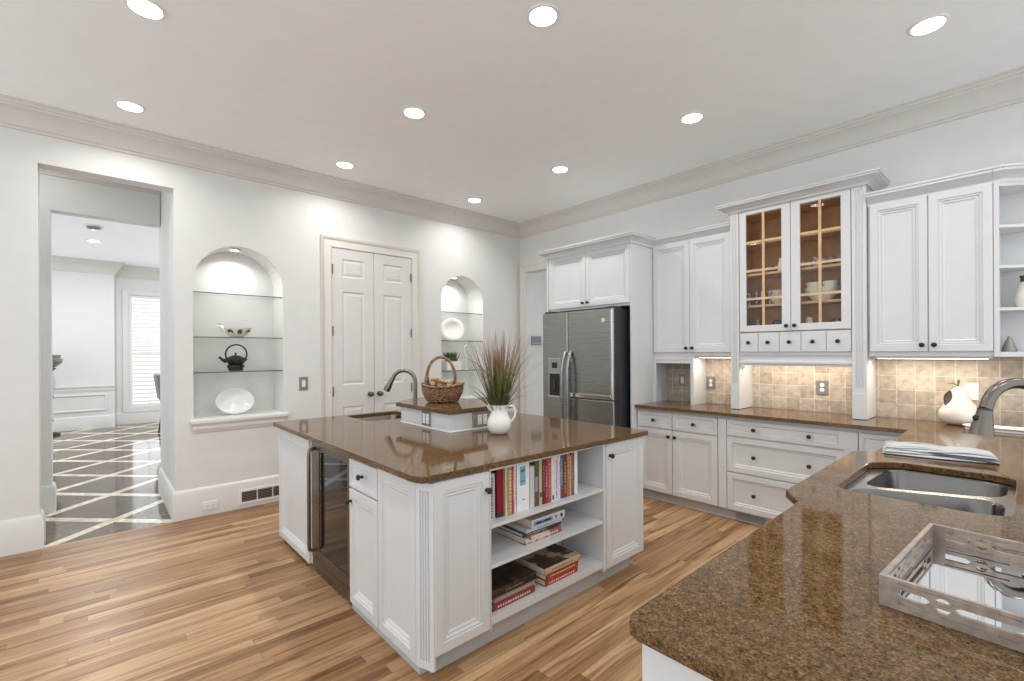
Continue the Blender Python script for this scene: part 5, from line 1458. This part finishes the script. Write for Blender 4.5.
# teapots, jars, creamers on the third shelf
M['blue_china'] = mat_cover('blue_china', (0.12, 0.16, 0.24), (0.62, 0.62, 0.60), 40)
M['brown_glaze'] = mat('brown_glaze', (0.07, 0.035, 0.02), 0.2)
def teapot(x, y, z, r, mt, label):
    c = Vector((x, y, z + 0.0003))
    t = thing('small_teapot', label, 'teapot', c)
    q = MB(); q.lathe([(0, 0), (r * 0.6, 0), (r * 0.95, r * 0.5), (r, r * 0.8), (r * 0.7, r * 1.3), (r * 0.45, r * 1.4), (0, r * 1.42)], c, 22); q.build('body', mt, t, smooth=True)
    q = MB(); q.lathe([(r * 0.45, r * 1.4), (r * 0.3, r * 1.52), (r * 0.08, r * 1.56), (r * 0.12, r * 1.7), (0, r * 1.75)], c, 16); q.build('lid', mt, t, smooth=True)
    q = MB(); q.tube([c + Vector((-r * 0.9, 0, r * 0.6)), c + Vector((-r * 1.35, 0, r * 0.9)), c + Vector((-r * 1.5, 0, r * 1.3))], [r * 0.2, r * 0.14, r * 0.1], 8); q.build('spout', mt, t, smooth=True)
    q = MB(); q.tube([c + Vector((r * 0.85, 0, r * 1.1)), c + Vector((r * 1.4, 0, r * 1.15)), c + Vector((r * 1.45, 0, r * 0.7)), c + Vector((r * 0.95, 0, r * 0.45))], r * 0.09, 8); q.build('handle', mt, t, smooth=True)
teapot(-1.16, CY, SHZ[2], 0.055, 'blue_china', 'blue and white china teapot on the third shelf behind the right glass door')
teapot(-1.47, CY, SHZ[2], 0.04, 'brown_glaze', 'small brown teapot on the third shelf behind the left glass door')
q = MB(); q.lathe([(0, 0), (0.03, 0), (0.034, 0.01), (0.03, 0.06), (0.022, 0.085), (0.026, 0.11), (0.023, 0.11), (0.018, 0.085), (0.026, 0.06), (0.03, 0.012), (0, 0.008)], (-1.385, CY - 0.05, SHZ[2] + 0.0003), 18)
tag(q.build('cream_jug', 'ceramic', smooth=True), 'slim white cream jug at the right of the third shelf, left glass door', 'jug')
for i, x in enumerate((-1.05, -0.985)):
    q = MB(); q.lathe([(0, 0), (0.030, 0), (0.036, 0.03), (0.034, 0.075), (0.031, 0.075), (0.032, 0.03), (0, 0.008)], (x, CY, SHZ[2] + 0.0003), 18)
    tag(q.build('glass_cup', 'cup_glass', smooth=True), ('clear glass cup beside the blue and white teapot', 'clear glass cup at the right end of the third cabinet shelf')[i], 'cup', 'glass cups behind the right glass door')
for i, (x, r, h, mt, lab) in enumerate(((-1.60, 0.035, 0.12, 'cup_glass', 'clear glass jar at the left of the cabinet floor behind the left glass door'), (-1.44, 0.04, 0.10, 'brown_glaze', 'brown glazed jar on the cabinet floor behind the left glass door'),
                                      (-1.20, 0.03, 0.11, 'ceramic', 'white jar on the cabinet floor behind the right glass door'), (-1.00, 0.055, 0.09, 'gunmetal', 'dark metal pot on the cabinet floor behind the right glass door'), (-0.93, 0.03, 0.13, 'ceramic', 'white vase at the right end of the cabinet floor'))):
    q = MB(); q.lathe([(0, 0), (r * 0.8, 0), (r, h * 0.4), (r * 0.9, h * 0.8), (r * 0.7, h), (r * 0.6, h), (r * 0.8, h * 0.7), (r * 0.85, h * 0.4), (0, 0.01)], (x, CY, SHZ[0] + 0.0003), 20)
    tag(q.build('jar', mt, smooth=True), lab, 'jar')

# open corner shelf things
c0 = Vector((-0.008, 4.42, 1.6863))
t = thing('cream_vase', 'cream vase with a dark neck on the angled open shelf', 'vase', c0)
q = MB(); q.lathe([(0, 0), (0.035, 0), (0.05, 0.04), (0.048, 0.09), (0.03, 0.15), (0.022, 0.165)], c0, 20); q.build('body', 'crackle', t, smooth=True)
q = MB(); q.lathe([(0.022, 0.165), (0.020, 0.19), (0.027, 0.205), (0.02, 0.205), (0.015, 0.17)], c0, 20); q.build('neck', 'brown_glaze', t, smooth=True)
c0 = Vector((-0.078, 4.43, 1.4053))
q = MB(); q.lathe([(0, 0), (0.035, 0), (0.036, 0.012), (0.026, 0.05), (0.012, 0.085), (0.006, 0.10), (0, 0.102)], c0, 20)
tag(q.build('grey_stopper_cone', 'pewter', smooth=True), 'grey cone-shaped ornament on the bottom of the angled open shelf', 'ornament')

# ------------------------------------------------------------------ things on the back counter and peninsula
# ceramic pear
c0 = Vector((-0.312, 4.408, TOP + 0.0006))
t = thing('ceramic_pear', 'large cream ceramic pear with a dark leaf on the back counter', 'ornament', c0)
ax_, n_ = [], 26
prof = [(0, 0), (0.058, 0.0), (0.085, 0.012), (0.102, 0.040), (0.106, 0.068), (0.099, 0.098), (0.082, 0.130), (0.063, 0.162), (0.050, 0.196), (0.043, 0.226), (0.033, 0.248), (0.016, 0.260), (0, 0.262)]
q = MB()
vs, fs = [], []
S = 36
tilt = rt
for i in range(S):
    a = 2 * PI * i / S
    for r, z in prof:
        sh_ = -0.026 * (z / 0.26) ** 1.3
        vs.append(c0 + Vector((r * math.cos(a), r * math.sin(a), z)) + tilt * (sh_ + 0.012) + rt * (r * 0.16 * (rt.x * math.cos(a) + rt.y * math.sin(a)) * (1 if z < 0.12 else 0.3)))
k = len(prof)
for i in range(S):
    j = (i + 1) % S
    for m2 in range(k - 1): fs.append((i * k + m2, j * k + m2, j * k + m2 + 1, i * k + m2 + 1))
q.add(vs, fs); q.build('body', 'crackle', t, smooth=True)
tp = c0 + Vector((0, 0, 0.257)) - rt * 0.014
q = MB(); q.tube([tp - Vector((0, 0, 0.006)), tp + Vector((0, 0, 0.02)) + rt * 0.006, tp + Vector((0, 0, 0.05)) + rt * 0.010], [0.005, 0.005, 0.007], 8); st = q.build('stem', 'leaf', t, smooth=True)
q = MB(); q.tube([tp + Vector((0, 0, 0.012)), tp + Vector((0, 0, 0.028)) - rt * 0.03, tp + Vector((0, 0, 0.024)) - rt * 0.07], [0.0035, 0.003, 0.002], 6)
q.tube([tp + Vector((0, 0, 0.012)), tp + Vector((0, 0, -0.01)) - rt * 0.045], [0.003, 0.002], 6); q.build('twig', 'leaf', t, smooth=True)
q = MB()
lc = tp + Vector((0, 0, -0.070)) - rt * 0.062 + Vector((0.0, -0.035, 0)) 
up_ = (Vector((0, 0, 1)) + rt * 0.35).normalized(); sd = (rt - Vector((0, 0, 0.35))).normalized()
nn = up_.cross(sd)
vs = []
for i in range(13):
    s_ = i / 12
    wv = 0.027 * math.sin(PI * s_ ** 0.9) + 0.0004
    c = lc + up_ * (0.056 - 0.112 * s_)
    vs += [c - sd * wv, c + nn * 0.006 * math.sin(PI * s_), c + sd * wv]
fs = []
for i in range(12):
    for e_ in (0, 1): fs.append((3 * i + e_, 3 * i + e_ + 1, 3 * i + 4 + e_, 3 * i + 3 + e_))
n3 = len(vs)
vs2 = [v + nn * 0.003 for v in vs]
q.add(vs + vs2, fs + [tuple(i + n3 for i in f_[::-1]) for f_ in fs]); q.build('leaf', 'leaf', t, smooth=True)

# white platter against the backsplash
t = thing('serving_platter', 'long glossy white platter lying on the counter behind the pear', 'platter', (-0.02, 4.36, TOP))
q = MB(); pl = rrect(-0.275, 0.36, 4.165, 4.296, 0.05, 5)
q.slab(pl, TOP + 0.0006, TOP + 0.014); pb = q.build('base', 'ceramic', t, bevel=0.004)
q = MB(); q.sweep(pl, [(-0.016, TOP + 0.0142), (0, TOP + 0.0142), (0.012, TOP + 0.026), (0.006, TOP + 0.028), (-0.010, TOP + 0.018)], XZ, closed=True); q.build('rim', 'ceramic', t, smooth=True)

# folded towel
t = thing('folded_towel', 'folded pale grey striped kitchen towel lying behind the double sink', 'towel', (-0.3, 3.06, TOP))
def towel_layer(x0, x1, y0, y1, z, th, seed):
    r = random.Random(seed); nx, ny = 28, 12
    vs, fs = [], []
    ph = [r.uniform(0, 6) for _ in range(4)]
    def pos(i, j, top):
        u, v = i / nx, j / ny
        x = x0 + (x1 - x0) * u; y = y0 + (y1 - y0) * v + 0.016 * math.sin(3 * u + ph[0])
        b = 0.004 * math.sin(9 * u + 4 * v + ph[1]) + 0.004 * math.sin(13 * v - 5 * u + ph[2])
        e = min(u, 1 - u, v, 1 - v)
        rnd = min(1, e / 0.06)
        h = th * (0.5 + 0.5 * math.sqrt(max(0, 1 - (1 - rnd) ** 2)))
        return (x, y, z + (h + abs(b) * rnd if top else (th - h) * 0.5))
    W = nx + 1
    for tp_ in (0, 1):
        for j in range(ny + 1):
            for i in range(W): vs.append(pos(i, j, tp_))
    o = W * (ny + 1)
    for j in range(ny):
        for i in range(nx):
            a = j * W + i
            fs += [(a, a + W, a + W + 1, a + 1), (o + a, o + a + 1, o + a + W + 1, o + a + W)]
    for i in range(nx):
        fs += [(i, i + 1, o + i + 1, o + i), (ny * W + i + 1, ny * W + i, o + ny * W + i, o + ny * W + i + 1)]
    for j in range(ny):
        a = j * W; fs += [(a + W, a, o + a, o + a + W), (a + nx, a + W + nx, o + a + W + nx, o + a + nx)]
    return vs, fs
q = MB(); Mt = Matrix.Translation((-0.30, 3.06, TOP + 0.0006)) @ Matrix.Rotation(math.radians(10), 4, 'Z')
q.M = Mt
for k in range(3):
    q.add(*towel_layer(-0.205 + 0.006 * k, 0.205 - 0.004 * k, -0.105 + 0.004 * k, 0.115 - 0.004 * k, 0.0005 + 0.011 * k, 0.011, 5 + k))
cl = q.build('cloth', 'towel', t, smooth=True)

# mirrored tray with pierced sides
TX0, TX1, TY0, TY1, TH = -0.203, 0.42, 1.180, 1.632, 0.060
t = thing('mirrored_tray', 'silvered wooden tray with pierced sides and a mirror base', 'tray', (TX0, TY0, TOP))
t.rotation_euler = (0, 0, math.radians(-3.8))
Z0 = TOP + 0.0006
q = MB(); q.box(TX0 + 0.001, TX1 - 0.001, TY0 + 0.001, TY1 - 0.001, Z0, Z0 + 0.006); q.build('base', 'tray', t)
q = MB(); q.box(TX0 + 0.011, TX1 - 0.011, TY0 + 0.011, TY1 - 0.011, Z0 + 0.0062, Z0 + 0.009); q.build('mirror', 'mirror', t)
def slot(u0, u1, zc, h, tip=0.010):
    return [(u0, zc - h / 2), (u1 - tip, zc - h / 2), (u1, zc), (u1 - tip, zc + h / 2), (u0, zc + h / 2)]
def side_holes(L):
    holes = []
    zc = 0.034
    mids = []
    n = max(1, round(L / 0.30)); per = L / n
    for k in range(n):
        c = per * (k + 0.5)
        o = k * per
        m_ = per * 0.5
        # pointed slots either side of a pair of half moons
        def S(a, b, z, h, flip=False):
            a, b = o + a, o + b
            tip = 0.010
            return [(a, z - h / 2), (b - tip, z - h / 2), (b, z), (b - tip, z + h / 2), (a, z + h / 2)] if not flip else [(a, z), (a + tip, z - h / 2), (b, z - h / 2), (b, z + h / 2), (a + tip, z + h / 2)]
        x1 = 0.045; x2 = m_ - 0.045
        g = min(0.05, per * 0.17)
        holes.append(S(0.030, 0.030 + g, zc, 0.015))
        xc = 0.030 + g + 0.016
        for sg in (-1, 1):
            holes.append([(o + xc + 0.011 * math.cos(a), zc + sg * (0.005 + 0.010 * math.sin(a))) for a in [PI * i / 8 for i in range(9)]])
        holes.append(S(xc + 0.014, per - 0.030 - g - 0.030, zc, 0.013, True))
        xc2 = per - 0.030 - g - 0.016
        for sg in (-1, 1):
            holes.append([(o + xc2 + 0.011 * math.cos(a), zc + sg * (0.005 + 0.010 * math.sin(a))) for a in [PI * i / 8 for i in range(9)]])
        holes.append(S(per - 0.030 - g, per - 0.030, zc, 0.015, True))
        for zz in (zc - 0.019, zc + 0.019):
            holes.append([(o + 0.030, zz - 0.0018), (o + m_ - 0.012, zz - 0.0018), (o + m_ - 0.012, zz + 0.0018), (o + 0.030, zz + 0.0018)])
            holes.append([(o + m_ + 0.012, zz - 0.0018), (o + per - 0.030, zz - 0.0018), (o + per - 0.030, zz + 0.0018), (o + m_ + 0.012, zz + 0.0018)])
    return holes
th = 0.009
def tray_side(L, fn):
    q = MB(); q.prism([(0, 0), (L, 0), (L, TH), (0, TH)], fn, 0, th, side_holes(L)); q.build('side', 'tray', t)
tray_side(TX1 - TX0, lambda u, v, d: (TX0 + u, TY0 + d, Z0 + 0.0002 + v))
tray_side(TX1 - TX0, lambda u, v, d: (TX0 + u, TY1 - d, Z0 + 0.0002 + v))
tray_side(TY1 - TY0 - 2 * th - 0.001, lambda u, v, d: (TX0 + d, TY0 + th + 0.0005 + u, Z0 + 0.0002 + v))
tray_side(TY1 - TY0 - 2 * th - 0.001, lambda u, v, d: (TX1 - d, TY0 + th + 0.0005 + u, Z0 + 0.0002 + v))

# ------------------------------------------------------------------ dining room things
c0 = Vector((-11.55, -0.618, 0))
t = thing('urn_stand', 'grey urn on a slim dark pedestal at the left of the far doorway', 'plant stand', c0)
q = MB(); q.lathe([(0.16, 0.0), (0.16, 0.03), (0.06, 0.06), (0.05, 0.20), (0.075, 0.26), (0.05, 0.32), (0.05, 0.62), (0.075, 0.68), (0.05, 0.74), (0.05, 1.12), (0.10, 1.17), (0.12, 1.19)], c0, 20); q.build('pedestal', 'dark_wood', t, smooth=True)
q = MB(); q.lathe([(0.06, 1.19), (0.11, 1.21), (0.19, 1.29), (0.20, 1.34), (0.16, 1.37), (0.18, 1.42), (0.15, 1.42), (0.12, 1.38), (0, 1.36)], c0, 24); q.build('urn', 'pewter', t, smooth=True)
c0 = Vector((-10.3, 0.885, 0))
t = thing('dining_chair', 'grey upholstered dining chair just inside the far room, half hidden by the jamb', 'chair', c0)
def cb(x0, x1, y0, y1, z0, z1): return MB().box(c0.x + x0, c0.x + x1, c0.y + y0, c0.y + y1, z0, z1)
cb(-0.24, 0.24, 0.02, 0.48, 0.42, 0.52).build('seat', 'grey_cloth', t, bevel=0.02)
q = MB(); q.M = Matrix.Translation(c0 + Vector((0, 0.03, 0.52))) @ Matrix.Rotation(math.radians(8), 4, 'X'); q.box(-0.24, 0.24, -0.06, 0.02, 0.10, 0.56); q.build('backrest', 'grey_cloth', t, bevel=0.02)
for sx_ in (-0.215, 0.215):
    for y0, lean in ((0.03, -0.06), (0.45, 0.0)):
        q = MB(); q.tube([c0 + Vector((sx_, y0 + lean, 0.0)), c0 + Vector((sx_, y0, 0.42))], [0.014, 0.02], 8); q.build('leg', 'dark_wood', t, smooth=True)
    q = MB(); q.tube([c0 + Vector((sx_, 0.03, 0.42)), c0 + Vector((sx_, -0.01, 0.70))], 0.016, 8); q.build('back_post', 'dark_wood', t, smooth=True)
